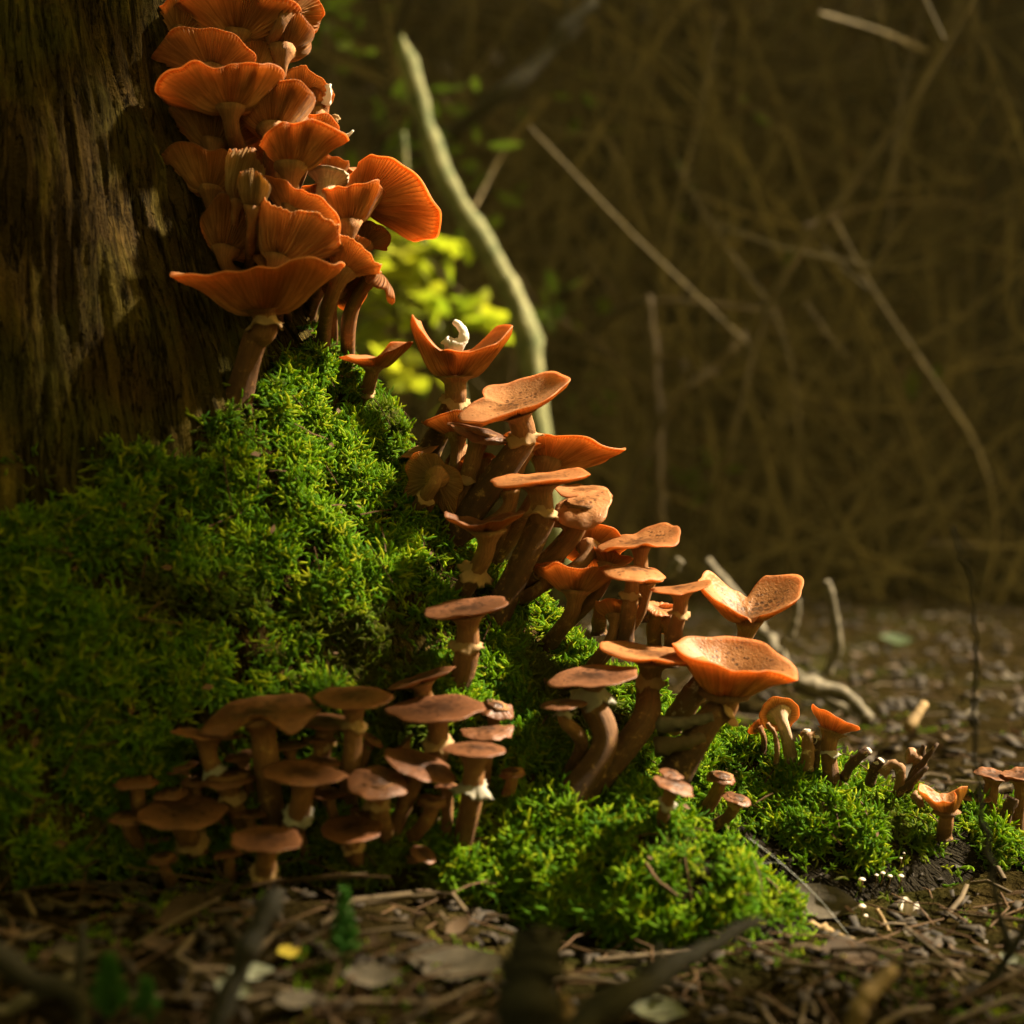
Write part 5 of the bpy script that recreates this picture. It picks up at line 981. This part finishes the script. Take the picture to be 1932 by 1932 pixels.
scrap('mushroom_stump', 'low torn stem with pale ragged tips', [(1662, 1436, .905), (1650, 1452, .905), (1640, 1480, .91)], lambda t: 10*px9, 'stem', 'white', group=GB_)
scrap('mushroom_stump', 'long shredded stem splinter pointing steeply up', [(1770, 1402, .90), (1742, 1438, .90), (1712, 1488, .905)], lambda t: (3+6*t)*px9, 'stem', group=GB_)
scrap('mushroom_stump', 'thick shredded stem splinter beside the long one', [(1744, 1406, .905), (1733, 1440, .905), (1708, 1492, .91)], lambda t: (5+6*t)*px9, 'stem', group=GB_)
scrap('mushroom_stump', 'low shredded stem splinter under the long one', [(1750, 1446, .895), (1725, 1472, .895), (1690, 1500, .90)], lambda t: (4+5*t)*px9, 'stem', group=GB_)
scrap('mushroom_stump', 'grey bent stem piece arched over the black ridge', [(1664, 1462, .895), (1680, 1444, .895), (1698, 1450, .895), (1696, 1490, .90)], lambda t: (9)*px9, 'stem_pale', group=GB_)
scrap('mushroom_stump', 'pale curled gill scrap caught on the shredded stems', [(1712, 1424, .905), (1728, 1428, .905), (1738, 1446, .905)], lambda t: (14-4*t)*px9, 'stem_pale', group=GB_)
scrap('mushroom_stump', 'whitish crumb of flesh beside the torn upturned mushroom', [(1722, 1498, .89), (1732, 1508, .89), (1738, 1520, .895)], lambda t: (8-2*t)*px9, 'stem_pale', group=GB_, rough=.4)
scrap('mushroom_stump', 'reddish stem stub leaning under the speckled brown caps', [(1912, 1505, .93), (1900, 1535, .93), (1888, 1580, .94)], lambda t: (12)*px9, 'stem', group=GB_)
scrap('mushroom_stump', 'grey brown ribbed stem slanting under the largest bowl', [(1340, 1278, .855), (1310, 1310, .855), (1280, 1350, .86), (1262, 1372, .865)], lambda t: (22)*px9, 'stem_pale', group=GB_, rough=.12)
scrap('wood_splinter', 'grey split wood splinter at the base of the largest bowl', [(1345, 1352, .825), (1300, 1362, .825), (1240, 1368, .83)], lambda t: (8+8*t)*px9, 'twig_grey', rough=.3)
scrap('wood_splinter', 'darker split wood splinter below the grey one', [(1330, 1390, .82), (1290, 1402, .82), (1238, 1412, .825)], lambda t: (8+9*t)*px9, 'twig', rough=.3)
scrap('mushroom_stump', 'smooth grey brown stem lying in the dark gap of the trunk crowd', [(498, 362, .885), (530, 372, .885), (556, 392, .885)], lambda t: (20)*px9, 'stem', group='pieces in the trunk crowd', rough=.08)
# white fragments
scrap('mushroom_fragment', 'white curled flesh fragment lying in the horned cup', [(857, 606, .94), (870, 617, .938), (876, 633, .936), (866, 650, .936), (846, 658, .94)], lambda t: (5+9*t+5*math.exp(-((t-.85)/.12)**2))*px9, 'white', rough=.3)
scrap('mushroom_fragment', 'small pinkish flesh crumb beside the white curled one', [(840, 640, .935), (848, 650, .935), (858, 658, .94)], lambda t: 9*px9, 'white', rough=.35)
scrap('mushroom_fragment', 'white finger of flesh jutting from behind the flat topped funnel', [(667, 246, .93), (655, 256, .93), (636, 260, .935)], lambda t: (2+3.2*t)*px9, 'white', rough=.15)
scrap('mushroom_fragment', 'white ragged flesh tuft at the edge of the ribbed fan', [(620, 160, .945), (621, 176, .945), (614, 195, .95)], lambda t: (5+3*t)*px9, 'white', rough=.5)
scrap('mushroom_fragment', 'pale yellow tuft behind the flat topped funnel rim', [(636, 218, .94), (630, 228, .94), (615, 236, .945)], lambda t: (7)*px9, 'ring', rough=.5)
h = hit(1718, 1725)[0]
shell = empty('shell_fungus', h); tag(shell, 'white frilled bracket scrap lying on the dark soil', 'mushroom piece')
V = []; nn_ = 16
for j, q in enumerate((0, .35, .7, 1)):
    for i in range(nn_):
        a = -.2+2.3*i/(nn_-1); V.append(Vector((math.cos(a)*q*.0105, -.004-.002*math.sin(a*7)*q, math.sin(a)*q*.0115+.001*q*math.sin(a*9))))
mesh_obj('shell', [v+Vector((-.004, 0, -.003)) for v in V]+[v+Vector((-.003, .0022, -.002)) for v in V], [(j*nn_+i, j*nn_+i+1, (j+1)*nn_+i+1, (j+1)*nn_+i) for j in range(3) for i in range(nn_-1)]+[(64+j*nn_+i, 64+j*nn_+i+1, 64+(j+1)*nn_+i+1, 64+(j+1)*nn_+i) for j in range(3) for i in range(nn_-1)]+[(48+i, 49+i, 113+i, 112+i) for i in range(nn_-1)], M['white'], shell)

# scraps of moss on the floor around the roots
rng = np.random.default_rng(6); mp_ = []
while len(mp_) < 2600:
    d = rng.uniform(.55, 1.6); x = rng.uniform(-.42, .46)*d; y = d+CAM_Y
    if fbm(Vector((x*9, y*9, 4)), 2) > .12 and bare(x, y): mp_.append((x, y, gz(x, y)))
mp_ = np.array(mp_); o = moss_layer('ground_moss', mp_, np.tile([0, 0, 1.0], (len(mp_), 1)), rng.random(len(mp_))*.6, None, (.4, .9), .0, 9)
tag(o, 'scraps of green moss scattered over the forest floor', 'moss')
